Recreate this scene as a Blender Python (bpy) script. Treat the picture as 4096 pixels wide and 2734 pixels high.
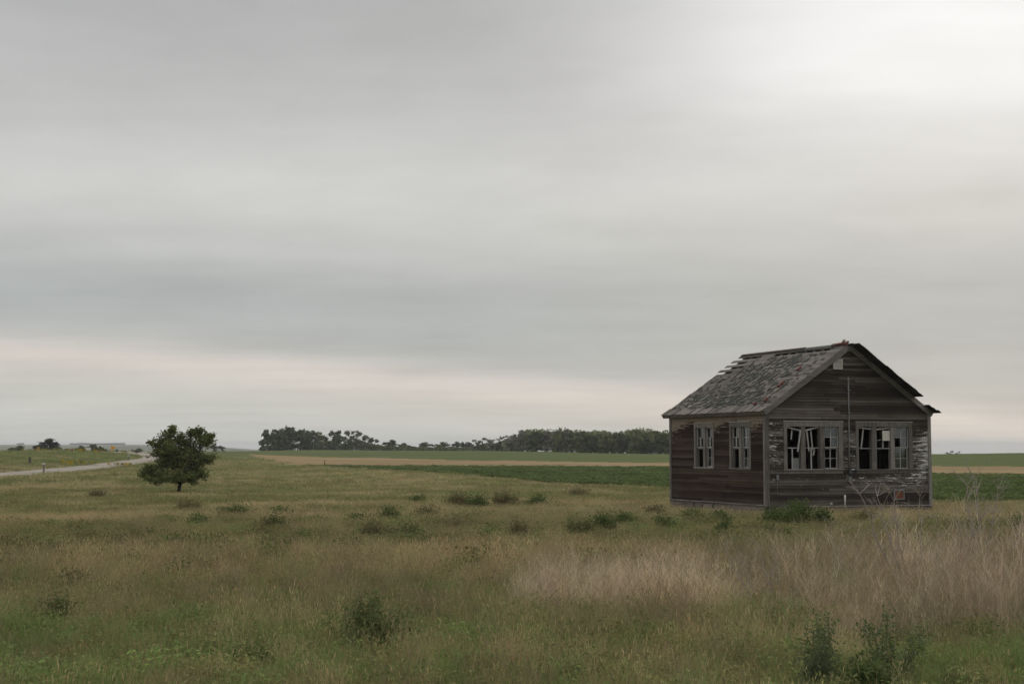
import bpy, math, random
import numpy as np
from mathutils import Vector, Matrix

for o in list(bpy.data.objects): bpy.data.objects.remove(o, do_unlink=True)
scene = bpy.context.scene
col = scene.collection
R = math.radians
rng = np.random.default_rng(7)
random.seed(7)

# ------------------------------------------------------------------ camera
CAM_Z = 2.09
cam_d = bpy.data.cameras.new('camera'); cam_d.sensor_width = 36.0; cam_d.lens = 50.0
cam_d.clip_start = 0.1; cam_d.clip_end = 30000.0
cam = bpy.data.objects.new('camera', cam_d); col.objects.link(cam)
cam.location = (0, 0, CAM_Z); cam.rotation_euler = (R(90 + 4.253), 0, 0)
scene.camera = cam

# ------------------------------------------------------------------ sky
SUN_AZ, SUN_EL = 18.5, 16.0          # degrees right of the view, above the horizon
w = bpy.data.worlds.new('World'); scene.world = w; w.use_nodes = True
nt = w.node_tree; nt.nodes.clear()
def WN(t, **k):
    n = nt.nodes.new(t)
    for a, b in k.items():
        if a == 'inp':
            for i, v in b.items():
                if isinstance(v, bpy.types.NodeSocket): nt.links.new(v, n.inputs[i])
                else: n.inputs[i].default_value = v
        else: setattr(n, a, b)
    return n
def WM(op, a, b=0.0, c=0.0):
    n = WN('ShaderNodeMath', operation=op, inp={0: a, 1: b, 2: c}); return n.outputs[0]
tc = WN('ShaderNodeTexCoord').outputs['Generated']
sep = WN('ShaderNodeSeparateXYZ', inp={0: tc})
dx, dy, dz = sep.outputs
el = WM('MULTIPLY', WM('ARCSINE', dz), 57.2958)
az = WM('MULTIPLY', WM('ARCTAN2', dx, dy), 57.2958)
# a flat cloud deck seen in perspective: directions divided by their height
den = WM('ADD', WM('ABSOLUTE', dz), 0.06)
deck = WN('ShaderNodeCombineXYZ', inp={0: WM('DIVIDE', dx, den), 1: WM('DIVIDE', dy, den), 2: 0.0}).outputs[0]
def wnoise(scale, detail, rough, vec, sx=1.0, sy=1.0, off=(0, 0, 0)):
    m = WN('ShaderNodeMapping', inp={0: vec, 1: off, 3: (sx, sy, 1.0)})
    n = WN('ShaderNodeTexNoise', inp={'Vector': m.outputs[0], 'Scale': scale, 'Detail': detail, 'Roughness': rough})
    return n.outputs['Fac']
n1 = wnoise(0.42, 3, 0.5, deck, 0.8, 1.0, (3.1, 0.4, 0))
n2 = wnoise(1.1, 4, 0.5, deck, 0.55, 1.0, (7.0, 2.0, 0))
angv = WN('ShaderNodeCombineXYZ', inp={0: az, 1: el, 2: 0.0}).outputs[0]
n3 = wnoise(0.16, 4, 0.5, angv, 0.22, 1.0, (1.0, 5.0, 0))
warp = WM('ADD', WM('MULTIPLY', WM('SUBTRACT', n1, 0.5), 2.6), WM('MULTIPLY', WM('SUBTRACT', n3, 0.5), 2.4))
low = WN('ShaderNodeMapRange', interpolation_type='SMOOTHSTEP', inp={0: el, 1: 3.0, 2: 7.5, 3: 0.075, 4: 0.0}).outputs[0]
warp = WM('MULTIPLY', warp, WN('ShaderNodeMapRange', interpolation_type='SMOOTHSTEP', inp={0: el, 1: 1.0, 2: 8.0, 3: 0.35, 4: 0.9}).outputs[0])
el2 = WM('ADD', WM('ADD', el, WM('MULTIPLY', WM('MINIMUM', WM('MAXIMUM', az, -40.0), 40.0), low)), warp)
mr = WN('ShaderNodeMapRange', inp={0: el2, 1: 0.0, 2: 30.0, 3: 0.0, 4: 1.0})
ramp = WN('ShaderNodeValToRGB', inp={0: mr.outputs[0]})
cr = ramp.color_ramp; cr.interpolation = 'B_SPLINE'
def srgb(r, g, b):
    return tuple((c/255/12.92 if c/255 <= 0.04045 else ((c/255+0.055)/1.055)**2.4) for c in (r, g, b)) + (1.0,)
stops = [(0.0, (202, 203, 196)), (1.0, (203, 202, 195)), (1.7, (206, 202, 195)), (2.25, (221, 213, 205)), (2.75, (206, 202, 197)), (3.3, (187, 188, 185)),
         (4.2, (179, 182, 181)), (5.6, (177, 181, 180)), (7.0, (184, 186, 185)), (8.4, (201, 202, 199)), (9.9, (209, 209, 206)), (12.4, (197, 197, 196)),
         (16.0, (184, 184, 184)), (20.0, (184, 184, 184)), (24.0, (196, 196, 195)), (30.0, (206, 206, 206))]
while len(cr.elements) < len(stops): cr.elements.new(0.5)
for e, (p, c) in zip(cr.elements, stops): e.position = p/30.0; e.color = srgb(*c)
# the thin place in the cloud where the sun stands
sv = (math.sin(R(SUN_AZ))*math.cos(R(SUN_EL)), math.cos(R(SUN_AZ))*math.cos(R(SUN_EL)), math.sin(R(SUN_EL)))
ddot = WN('ShaderNodeVectorMath', operation='DOT_PRODUCT', inp={0: tc, 1: sv}).outputs['Value']
ang = WM('MULTIPLY', WM('ARCCOSINE', WM('MINIMUM', ddot, 1.0)), 57.2958)
ang = WM('ADD', ang, WM('MULTIPLY', WM('SUBTRACT', n3, 0.5), 9.0))
g1 = WN('ShaderNodeMapRange', interpolation_type='SMOOTHERSTEP', inp={0: ang, 1: 21.0, 2: 0.5, 3: 0.0, 4: 1.0}).outputs[0]
g1 = WM('MULTIPLY', g1, WM('ADD', 0.55, WM('MULTIPLY', n2, 0.85)))
fl = WN('ShaderNodeMapRange', interpolation_type='SMOOTHSTEP', inp={0: el, 1: 8.5, 2: 15.5, 3: 0.0, 4: 1.0}).outputs[0]
g1 = WM('MULTIPLY', g1, fl)
n4 = wnoise(0.55, 6, 0.6, angv, 0.35, 1.0, (4.0, 9.0, 0)); n5 = wnoise(3.2, 5, 0.6, deck, 0.5, 1.0, (2.0, 8.0, 0))
br = WM('ADD', WM('ADD', 0.97, WM('MULTIPLY', WM('SUBTRACT', n2, 0.5), 0.26)), WM('ADD', WM('MULTIPLY', WM('SUBTRACT', n4, 0.5), 0.16), WM('MULTIPLY', WM('SUBTRACT', n5, 0.5), 0.10)))
cloud = WN('ShaderNodeVectorMath', operation='SCALE', inp={0: ramp.outputs[0], 'Scale': br}).outputs[0]
gadd = WN('ShaderNodeVectorMath', operation='SCALE', inp={0: (0.40, 0.402, 0.405), 'Scale': g1}).outputs[0]
cloud = WN('ShaderNodeVectorMath', operation='ADD', inp={0: cloud, 1: gadd}).outputs[0]
# an overcast sky brightens towards the zenith
zen = WN('ShaderNodeMapRange', interpolation_type='SMOOTHSTEP', inp={0: el, 1: 18.0, 2: 75.0, 3: 10.0, 4: 24.0}).outputs[0]
cloud = WN('ShaderNodeVectorMath', operation='SCALE', inp={0: cloud, 'Scale': zen}).outputs[0]
sky = WN('ShaderNodeTexSky', sky_type='NISHITA', sun_disc=False, sun_elevation=R(SUN_EL), sun_rotation=R(SUN_AZ), dust_density=2.0)
mixw = WN('ShaderNodeMix', data_type='RGBA', inp={0: 0.985, 6: sky.outputs[0], 7: cloud})
bg = WN('ShaderNodeBackground', inp={0: mixw.outputs[2], 1: 0.1})
WN('ShaderNodeOutputWorld', inp={0: bg.outputs[0]})

# ------------------------------------------------------------------ sun behind the overcast
sun_d = bpy.data.lights.new('sun', 'SUN'); sun_d.energy = 0.8; sun_d.angle = R(40); sun_d.color = (1.0, 0.95, 0.88)
sun = bpy.data.objects.new('sun', sun_d); col.objects.link(sun)
sun.rotation_euler = Vector(sv).to_track_quat('Z', 'Y').to_euler()

vs = scene.view_settings
vs.view_transform = 'Standard'; vs.look = 'None'; vs.exposure = 0.0; vs.gamma = 1.0; vs.use_curve_mapping = False
scene.render.engine = 'CYCLES'
scene.cycles.use_denoising = True
scene.cycles.denoiser = 'OPENIMAGEDENOISE'; scene.cycles.denoising_prefilter = 'ACCURATE'; scene.cycles.denoising_input_passes = 'RGB_ALBEDO_NORMAL'
scene.cycles.max_bounces = 6; scene.cycles.diffuse_bounces = 3; scene.cycles.transmission_bounces = 4
scene.cycles.volume_bounces = 0; scene.cycles.transparent_max_bounces = 8
scene.cycles.filter_width = 1.5

# ------------------------------------------------------------------ helpers
def tag(o, label=None, cat=None, group=None, kind=None):
    if label: o['label'] = label
    if cat: o['category'] = cat
    if group: o['group'] = group
    if kind: o['kind'] = kind
    return o
def empty(name, loc=(0, 0, 0), rz=0.0, parent=None):
    o = bpy.data.objects.new(name, None); col.objects.link(o); o.empty_display_size = 0.2
    o.location = loc; o.rotation_euler = (0, 0, rz)
    if parent: o.parent = parent
    return o
class MB:
    def __init__(s): s.v = []; s.f = []; s.c = []
    def hexa(s, p):                      # 4 bottom corners, 4 top corners, both counter-clockwise from above
        b = len(s.v); s.v += [tuple(q) for q in p]
        for q in ((3,2,1,0),(4,5,6,7),(0,1,5,4),(1,2,6,5),(2,3,7,6),(3,0,4,7)): s.f.append(tuple(b+i for i in q))
        return s
    def box(s, x0, x1, y0, y1, z0, z1):
        return s.hexa([(x0,y0,z0),(x1,y0,z0),(x1,y1,z0),(x0,y1,z0),(x0,y0,z1),(x1,y0,z1),(x1,y1,z1),(x0,y1,z1)])
    def bar(s, a, b, wid, dep, up=(0, 1, 0)):   # rectangular bar from a to b
        a = Vector(a); b = Vector(b); d = (b-a).normalized(); n = Vector(up); n = (n - d*n.dot(d)).normalized(); t = d.cross(n)
        h = [(-1,-1),(1,-1),(1,1),(-1,1)]
        return s.hexa([a+t*(i*wid/2)+n*(j*dep/2) for i, j in h] + [b+t*(i*wid/2)+n*(j*dep/2) for i, j in h])
    def tube(s, pts, rad, n=6):
        b = len(s.v); pts = [Vector(p) for p in pts]; prev = Vector((1, 0.13, 0))
        for i, p in enumerate(pts):
            d = (pts[min(i+1, len(pts)-1)] - pts[max(i-1, 0)]).normalized()
            t = d.cross(prev)
            if t.length < 1e-3: t = d.cross(Vector((0, 1, 0.2)))
            t.normalize(); u = t.cross(d); prev = u
            for k in range(n):
                a = 2*math.pi*k/n; s.v.append(tuple(p + (t*math.cos(a)+u*math.sin(a))*rad[i]))
        for i in range(len(pts)-1):
            for k in range(n):
                s.f.append((b+i*n+k, b+i*n+(k+1)%n, b+(i+1)*n+(k+1)%n, b+(i+1)*n+k))
        s.f.append(tuple(b+k for k in range(n))[::-1]); e = b+(len(pts)-1)*n; s.f.append(tuple(e+k for k in range(n)))
        return s
    def mesh(s, name, m):
        me = bpy.data.meshes.new(name); me.from_pydata(s.v, [], s.f); me.update()
        if m: me.materials.append(m)
        return me
    def build(s, name, m, parent=None, smooth=False):
        me = s.mesh(name, m)
        if smooth: me.polygons.foreach_set('use_smooth', [True]*len(me.polygons))
        o = bpy.data.objects.new(name, me); col.objects.link(o)
        if parent: o.parent = parent
        return o
def np_mesh(name, V, F, m=None, colr=None):
    """V (n,3), F (k,3|4) arrays; colr (n,3) vertex colours"""
    me = bpy.data.meshes.new(name); V = np.asarray(V, np.float32); F = np.asarray(F, np.int32); k = F.shape[1]
    me.vertices.add(len(V)); me.vertices.foreach_set('co', V.ravel())
    me.loops.add(F.size); me.loops.foreach_set('vertex_index', F.ravel())
    me.polygons.add(len(F)); me.polygons.foreach_set('loop_start', np.arange(0, F.size, k, dtype=np.int32))
    if colr is not None:
        a = me.attributes.new('col', 'FLOAT_COLOR', 'POINT')
        a.data.foreach_set('color', np.concatenate([np.asarray(colr, np.float32), np.ones((len(V), 1), np.float32)], 1).ravel())
    me.update(calc_edges=True); me.validate()
    if m: me.materials.append(m)
    return me
def add(name, me, parent=None):
    o = bpy.data.objects.new(name, me); col.objects.link(o)
    if parent: o.parent = parent
    return o
def copy_thing(o):
    c = o.copy(); col.objects.link(c)
    for ch in o.children:
        d = ch.copy(); col.objects.link(d); d.parent = c
        for g in ch.children:
            e = g.copy(); col.objects.link(e); e.parent = d
    return c

# ------------------------------------------------------------------ materials
class NT:
    def __init__(s, name):
        s.m = bpy.data.materials.new(name); s.m.use_nodes = True; s.t = s.m.node_tree; s.t.nodes.clear()
    def n(s, t, inp=None, **k):
        q = s.t.nodes.new(t)
        for a, b in k.items(): setattr(q, a, b)
        for i, v in (inp or {}).items():
            if isinstance(v, bpy.types.NodeSocket): s.t.links.new(v, q.inputs[i])
            else: q.inputs[i].default_value = v
        return q
    def math(s, op, a, b=0.0): return s.n('ShaderNodeMath', {0: a, 1: b}, operation=op).outputs[0]
    def mix(s, f, a, b, blend='MIX'): return s.n('ShaderNodeMix', {0: f, 6: a, 7: b}, data_type='RGBA', blend_type=blend).outputs[2]
    def noise(s, vec, scale, detail=4, rough=0.55, stretch=(1, 1, 1), off=(0, 0, 0)):
        mp = s.n('ShaderNodeMapping', {0: vec, 1: off, 3: stretch})
        return s.n('ShaderNodeTexNoise', {'Vector': mp.outputs[0], 'Scale': scale, 'Detail': detail, 'Roughness': rough}).outputs['Fac']
    def ramp(s, f, stops, interp='LINEAR'):
        r = s.n('ShaderNodeValToRGB', {0: f}); c = r.color_ramp; c.interpolation = interp
        while len(c.elements) < len(stops): c.elements.new(0.5)
        for e, (p, q) in zip(c.elements, stops): e.position = p; e.color = tuple(q)+(1.0,) if len(q) == 3 else q
        return r.outputs[0]
    def step(s, f, a, b): return s.n('ShaderNodeMapRange', {0: f, 1: a, 2: b, 3: 0.0, 4: 1.0}, interpolation_type='SMOOTHSTEP').outputs[0]
    def bump(s, h, strength=0.4, dist=0.01): return s.n('ShaderNodeBump', {'Strength': strength, 'Distance': dist, 'Height': h}).outputs[0]
    def pos(s): return s.n('ShaderNodeNewGeometry').outputs['Position']
    def out(s, base, rough=0.9, normal=None, spec=0.2):
        b = s.n('ShaderNodeBsdfPrincipled', {'Base Color': base, 'Roughness': rough, 'Specular IOR Level': spec})
        if normal is not None: s.t.links.new(normal, b.inputs['Normal'])
        s.n('ShaderNodeOutputMaterial', {0: b.outputs[0]}); return s.m
def plant_material(name, tinted, transl=0.38):
    t = NT(name)
    c = t.n('ShaderNodeAttribute', attribute_name='col').outputs['Color']
    if tinted:
        i = t.n('ShaderNodeAttribute', attribute_name='tint', attribute_type='INSTANCER').outputs['Color']
        c = t.mix(1.0, c, i, 'MULTIPLY')
    d = t.n('ShaderNodeBsdfDiffuse', {0: c, 1: 0.8}); tr = t.n('ShaderNodeBsdfTranslucent', {0: c})
    mx = t.n('ShaderNodeMixShader', {0: transl, 1: d.outputs[0], 2: tr.outputs[0]})
    t.n('ShaderNodeOutputMaterial', {0: mx.outputs[0]}); return t.m
M = {}
M['plant'] = plant_material('plant', False); M['grass'] = plant_material('grass', True)
def wood_material(name, dark, light, coord=None, stretch=(1.2, 30, 30), rough=0.9, rand=0.35):
    t = NT(name); v = t.n('ShaderNodeTexCoord').outputs['Object'] if coord is None else coord(t)
    rnd = t.n('ShaderNodeObjectInfo').outputs['Random']
    vv = t.n('ShaderNodeVectorMath', {0: v, 1: t.n('ShaderNodeCombineXYZ', {0: t.math('MULTIPLY', rnd, 31.0), 1: t.math('MULTIPLY', rnd, 17.0)}).outputs[0]}, operation='ADD').outputs[0]
    g = t.noise(vv, 1.0, 6, 0.65, stretch); b = t.noise(vv, 1.3, 3, 0.5)
    f = t.math('ADD', t.math('MULTIPLY', g, 0.75), t.math('MULTIPLY', b, 0.35))
    f = t.math('ADD', f, t.math('MULTIPLY', t.math('SUBTRACT', rnd, 0.5), rand))
    c = t.ramp(f, [(0.3, dark), (0.78, light)])
    return t.out(c, rough, t.bump(g, 0.5, 0.01))
def flat_material(name, c, rough=0.7, var=0.25, scale=6.0, metallic=0.0):
    t = NT(name); v = t.n('ShaderNodeTexCoord').outputs['Object']; n = t.noise(v, scale, 5, 0.6)
    base = t.mix(n, tuple(x*(1-var) for x in c)+(1,), tuple(min(1, x*(1+var)) for x in c)+(1,))
    return t.out(base, rough, t.bump(n, 0.2, 0.004))
# ---- terrain: height table over bearing (s = X/Y) and distance -------------
FPX = 5689.0
COLS = {   # bearing key: [(distance, height relative to the camera)...]
 0:    [(48,-2.6),(80,-3.2),(110,-3.5),(150,-3.2),(172,-3.05),(200,-2.7),(300,-0.75),(340,-1.1),(450,-3),(900,-7)],
 264:  [(48,-2.55),(80,-3.2),(110,-3.5),(150,-3.25),(200,-3.1),(230,-2.7),(310,-0.35),(370,-0.9),(460,-3),(900,-7)],
 350:  [(48,-2.5),(80,-3.2),(110,-3.55),(160,-3.3),(215,-3.1),(250,-2.4),(330,-0.1),(390,-0.7),(470,-2.6),(900,-7)],
 450:  [(48,-2.5),(80,-3.15),(110,-3.6),(170,-3.4),(245,-3.2),(275,-2.5),(340,-0.95),(400,-0.9),(480,-2.4),(900,-7)],
 600:  [(48,-2.5),(80,-3.15),(110,-3.6),(200,-3.3),(300,-2.95),(330,-2.5),(350,-1.9),(375,-1.4),(420,-1.3),(520,-2.6),(900,-7)],
 720:  [(48,-2.5),(80,-3.15),(110,-3.6),(200,-3.35),(300,-2.9),(350,-2.2),(420,-1.5),(500,-1.7),(600,-2.6),(900,-7)],
 900:  [(48,-2.45),(80,-3.1),(110,-3.6),(200,-3.3),(300,-2.6),(420,-1.3),(480,-0.9),(560,-1.2),(700,-3),(900,-6)],
 1200: [(48,-2.4),(80,-3.0),(110,-3.6),(160,-3.5),(270,-3.3),(430,-2.5),(600,-0.6),(680,-0.9),(900,-4)],
 2000: [(48,-2.3),(80,-2.9),(110,-3.45),(158,-3.4),(253,-3.2),(355,-3.0),(500,-0.9),(560,-1.1),(900,-4)],
 2700: [(48,-2.25),(60,-2.45),(80,-2.9),(120,-3.4),(200,-3.25),(250,-3.15),(310,-3.0),(420,-1.85),(520,-2.2),(900,-5)],
 3080: [(48,-2.23),(58,-2.42),(80,-3.0),(120,-3.4),(200,-3.2),(250,-3.1),(310,-2.8),(430,-1.9),(520,-2.3),(900,-5)],
 3750: [(48,-2.30),(58,-2.5),(75,-3.0),(120,-3.35),(175,-3.3),(244,-3.0),(430,-1.8),(500,-2.2),(900,-6)],
 4096: [(48,-2.2),(58,-2.4),(75,-3.0),(120,-3.35),(170,-3.25),(235,-2.9),(430,-1.4),(500,-1.8),(900,-6)],
}
FARZ = {0:(-9,-4,11,12), 264:(-9,-4,11,12), 450:(-9,-4,11.5,12), 600:(-9,-4,10.5,12), 720:(-9,-4,9,10), 900:(-9,-5,3,4), 1200:(-10,-16,-20,-30), 2000:(-20,-45,-75,-150), 4096:(-24,-52,-85,-165)}
NEAR = [(0,-2.2),(8,-2.25),(14,-2.35),(20,-2.4),(30,-2.36),(40,-2.24)]
TS = np.linspace(-0.40, 0.40, 161); TL = np.linspace(math.log(4.0), math.log(9000.0), 320)
def _table():
    yy = np.exp(TL); keys = sorted(COLS); ks = (np.array(keys)-2048.0)/FPX
    fk = sorted(FARZ); fs = (np.array(fk)-2048.0)/FPX
    rows = []
    for k, s in zip(keys, ks):
        fz = [np.interp(s, fs, [FARZ[q][j] for q in fk]) for j in range(4)]
        pts = NEAR + COLS[k] + list(zip((1500, 3000, 4600, 9000), fz))
        rows.append(np.interp(yy, [p[0] for p in pts], [p[1] for p in pts]))
    rows = np.array(rows)
    T = np.array([np.interp(TS, ks, rows[:, j]) for j in range(len(yy))]).T
    for ax, n in ((0, 3), (1, 3)):
        for _ in range(2):
            P = np.pad(T, [(n, n) if a == ax else (0, 0) for a in (0, 1)], mode='edge')
            T = sum(np.take(P, range(i, i+T.shape[ax]), axis=ax) for i in range(2*n+1))/(2*n+1)
    return T
HT = _table()
def vnoise(x, y, seed=0):
    x = np.asarray(x, float); y = np.asarray(y, float)
    xi = np.floor(x).astype(np.int64); yi = np.floor(y).astype(np.int64); fx = x-xi; fy = y-yi
    fx = fx*fx*(3-2*fx); fy = fy*fy*(3-2*fy)
    def h(a, b):
        n = (a*374761393 + b*668265263 + seed*974711) & 0x7fffffff
        n = ((n ^ (n >> 13))*1274126177) & 0x7fffffff
        return ((n ^ (n >> 16)) & 0xffff)/65535.0
    return (h(xi,yi)*(1-fx)+h(xi+1,yi)*fx)*(1-fy) + (h(xi,yi+1)*(1-fx)+h(xi+1,yi+1)*fx)*fy
def fnoise(x, y, seed=0, octv=4):
    t = 0; a = 0.5; tot = 0; x = np.asarray(x, float); y = np.asarray(y, float)
    for i in range(octv):
        t = t + a*vnoise(x, y, seed+i*17); tot += a; a *= 0.5; x = x*2.03; y = y*2.03
    return t/tot
def ground_z(X, Y):
    X = np.asarray(X, float); Y = np.asarray(Y, float)
    d = np.clip(np.hypot(X, Y), 4.0, 8999.0); front = np.maximum(Y, 0.35*d)
    s = np.clip(X/front, -0.3999, 0.3999); L = np.log(np.clip(np.where(Y > 0.35*d, Y, d), 4.0, 8999.0))
    a = (s-TS[0])/(TS[1]-TS[0]); b = (L-TL[0])/(TL[1]-TL[0])
    i = np.clip(a.astype(int), 0, len(TS)-2); j = np.clip(b.astype(int), 0, len(TL)-2); fa = a-i; fb = b-j
    z = (HT[i,j]*(1-fa)+HT[i+1,j]*fa)*(1-fb) + (HT[i,j+1]*(1-fa)+HT[i+1,j+1]*fa)*fb
    return z + CAM_Z + (fnoise(X*0.16, Y*0.16, 5, 3)-0.5)*0.16*np.clip(d/20, 0.4, 1)
# ------------------------------------------------------------------ field limits as distance over bearing
def _lim(tab):
    k = sorted(tab); s = [(x-2048.0)/FPX for x in k]; d = [tab[x] for x in k]
    return lambda q: np.interp(q, s, d)
crop_lo = _lim({1180: 268, 1239: 256, 1600: 204, 2194: 140, 2700: 115, 3300: 92, 3750: 76, 4096: 72, 5500: 66})
crop_hi = _lim({1180: 262, 1239: 262, 1500: 250, 2000: 238, 2700: 234, 3300: 204, 3750: 170, 4096: 164, 5500: 145})
tan_lo = _lim({990: 400, 1130: 272, 1180: 262, 1239: 262, 1500: 250, 2000: 238, 2700: 234, 3300: 204, 3750: 170, 4096: 164, 5500: 145})
tan_hi = _lim({990: 400, 1030: 402, 1200: 400, 2000: 334, 2700: 294, 3750: 236, 4096: 228, 5500: 200})
def region(X, Y):
    """0 grassland, 1 crop, 2 stubble, 3 meadow beyond, 4 far hills"""
    X = np.asarray(X, float); Y = np.asarray(Y, float); s = X/np.maximum(Y, 1.0); wob = (fnoise(X*0.05, Y*0.05, 9, 3)-0.5)*0.18
    D = Y*(1+wob*0.5); r = np.zeros(X.shape, int); ok = Y > 20
    e = (1185.0-2048)/FPX; e2 = (1000.0-2048)/FPX
    r[ok & (s > e2) & (D > tan_lo(s))] = 2
    r[ok & (s > e) & (D > crop_lo(s)) & (D <= crop_hi(s))] = 1
    r[ok & (s > e2) & (D > tan_hi(s))] = 3
    r[ok & (s <= e2) & (D > 400 - 260*np.clip((s-e2)/0.05+1, 0, 1)*0)] = 3
    r[np.hypot(X, Y) > 1150] = 4
    return r
ROAD = [(-62,40),(-60,70),(-59.5,100),(-59,140),(-59.2,172),(-62.7,200),(-68.9,245),(-74.8,285),(-80.3,320),(-87.5,348),(-97,372),(-108,389),(-122,399),(-140,405),(-175,412),(-300,430)]
def spline(pts, n):
    P = [pts[0]] + list(pts) + [pts[-1]]; out = []
    for i in range(1, len(P)-2):
        a, b, c, d = (np.array(P[i+j], float) for j in (-1, 0, 1, 2))
        for t in np.linspace(0, 1, n, endpoint=False):
            out.append(0.5*((2*b) + (c-a)*t + (2*a-5*b+4*c-d)*t*t + (3*b-a-3*c+d)*t**3))
    out.append(np.array(P[-1], float)); return np.array(out)
RC = spline(ROAD, 12)
def road_dist(X, Y):
    X = np.asarray(X, float); Y = np.asarray(Y, float); d = np.full(X.shape, 1e9)
    m = (X < -40) & (X > -320) & (Y > 30) & (Y < 450)
    if m.any():
        q = np.stack([X[m], Y[m]], 1); best = np.full(len(q), 1e9)
        for a in RC[::2]: best = np.minimum(best, np.hypot(q[:, 0]-a[0], q[:, 1]-a[1]))
        d[m] = best
    return d
ROAD_W = 6.4
# grass colours by place (reflectance): lush green, olive, tan, pale straw, brown
GREEN = np.array([.215, .275, .098]); OLIVE = np.array([.245, .236, .102]); TAN = np.array([.440, .358, .200])
STRAW = np.array([.580, .475, .345]); BROWN = np.array([.300, .238, .145])
def smooth(x, a, b): t = np.clip((x-a)/(b-a), 0, 1); return t*t*(3-2*t)
def zones(X, Y):
    """weights (n,5) of the five grass colours"""
    X = np.asarray(X, float); Y = np.asarray(Y, float); s = X/np.maximum(Y, 1)
    n = fnoise(X*0.35, Y*0.35, 21, 4); m = fnoise(X*0.17, Y*0.15, 33, 4); k = fnoise(X*0.9, Y*0.9, 41, 3); q = fnoise(X*0.05, Y*0.06, 51, 4)
    W = np.zeros(X.shape+(5,))
    j = (fnoise(X*0.22+9, Y*0.22, 61, 3)-.5)*14; near = 1-smooth(Y+j+(n-.5)*4, 16.5, 22.5)
    W[..., 0] += near*np.clip(1.3+3*(m-.5), .3, 3); W[..., 1] += near*0.45; W[..., 2] += near*np.clip(0.16+3*(n-.55), .05, 1); W[..., 4] += near*0.14
    band = smooth(Y+j+(n-.5)*4, 17.5, 23)*(1-smooth(Y+(n-.5)*8+j*.5, 26, 31))
    W[..., 2] += band*np.clip(.75+5*(m-.5), .1, 2); W[..., 4] += band*np.clip(.6+4*(k-.5), .1, 2); W[..., 1] += band*np.clip(.6+4*(.5-n), .1, 2); W[..., 0] += band*np.clip(.2+3*(.5-m), .03, 1)
    mid = smooth(Y+(n-.5)*6, 26, 31)
    left = smooth(-X, 2, 9)*(1-smooth(Y, 38, 46))
    W[..., 1] += mid*np.clip(0.9+0.5*left+5*(.5-m), .1, 3); W[..., 2] += mid*np.clip(1.05+8*(m-.52)-0.4*left, 0.12, 3); W[..., 4] += mid*np.clip(0.30+4*(q-.5)+.30*left, .03, 2); W[..., 0] += mid*np.clip(0.45+5*(k-.55)+4*(q-.5), 0.04, 2)
    # pale dead stand and the brown stand right of it
    pale = smooth(X+(n-.5)*3.2+(k-.5)*1.5, 0.1, 1.7)*(1-smooth(X+(n-.5)*2, 2.4, 3.8))*smooth(Y+(k-.5)*2, 19.4, 20.4)*(1-smooth(Y+(k-.5)*3, 23.6, 25.6))
    W[..., 3] += pale*5; W[..., 2] += pale*0.8
    brn = smooth(X+(n-.5)*2, 3.0, 4.4)*smooth(Y+(n-.5)*4, 16.2, 18.5)*(1-smooth(Y+(n-.5)*5, 23.5, 27))
    gap = smooth(fnoise(X*.55, Y*.55, 81, 3), .46, .62); W[..., 4] += brn*1.3*(1-.8*gap); W[..., 3] += brn*1.3*(1-.85*gap)*smooth(X+(n-.5)*3, 3.5, 6.5) + brn*.45*(1-gap); W[..., 0] += brn*gap*1.2; W[..., 1] += brn*gap*.6
    # straw on the ground round the house
    hs = np.exp(-(((X-5)/7.0)**2+((Y-52)/4.5)**2)) + np.exp(-(((X-14)/7)**2+((Y-45)/3)**2))*0.6
    W[..., 2] += hs*1.6; W[..., 3] += hs*0.9
    # left: beyond the road a green bank with a dry streak
    bank = smooth(-X, 55, 70)*smooth(Y, 190, 215)
    W[..., 0] += bank*3.2; W[..., 1] += bank*1.0
    dry = smooth(-X, 60, 72)*np.exp(-((Y-(176+(-X-60)*0.9))/22)**2)
    W[..., 4] += dry*4; W[..., 2] += dry*2.5
    far = smooth(Y, 120, 190)*(1-bank)
    W[..., 2] += far*0.5; W[..., 0] += far*0.45
    grn = smooth(Y, 285, 330)*(1-bank); W[..., 0] += grn*3.0
    W = np.clip(W, 0, None); return W/np.maximum(W.sum(-1, keepdims=True), 1e-6)
PAL = np.stack([GREEN, OLIVE, TAN, STRAW, BROWN])

# ------------------------------------------------------------------ ground sheets
t = NT('grassland'); c = t.n('ShaderNodeAttribute', attribute_name='col').outputs['Color']; p = t.pos()
a = t.noise(p, 0.9, 6, 0.65); b = t.noise(p, 0.07, 5, 0.6, (1, 2, 1)); e = t.noise(p, 0.22, 5, 0.7, (1, 1.6, 1))
f = t.math('ADD', t.math('ADD', t.math('MULTIPLY', a, 0.7), t.math('MULTIPLY', b, 0.6)), t.math('MULTIPLY', e, 0.9))
sc = t.n('ShaderNodeMapRange', {0: f, 1: 0.75, 2: 1.5, 3: 0.55, 4: 1.35}).outputs[0]
cc = t.n('ShaderNodeVectorMath', {0: c, 'Scale': sc}, operation='SCALE').outputs[0]
M['ground'] = t.out(cc, 1.0, t.bump(a, 1.0, 0.25), 0.0)
t = NT('crop_soil'); p = t.pos(); a = t.noise(p, 0.6, 6, 0.7); b = t.noise(p, 0.03, 4, 0.6, (1, 2, 1))
c = t.ramp(t.math('ADD', t.math('MULTIPLY', a, 0.6), t.math('MULTIPLY', b, 0.5)), [(0.35, (.060, .080, .030)), (0.75, (.110, .140, .055))])
M['crop_soil'] = t.out(c, 1.0, t.bump(a, 1.0, 0.3), 0.0)
t = NT('stubble'); p = t.pos(); a = t.noise(p, 0.35, 6, 0.65, (0.35, 1, 1)); b = t.noise(p, 0.02, 4, 0.6, (1, 3, 1)); d = t.noise(p, 0.11, 3, 0.5)
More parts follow.
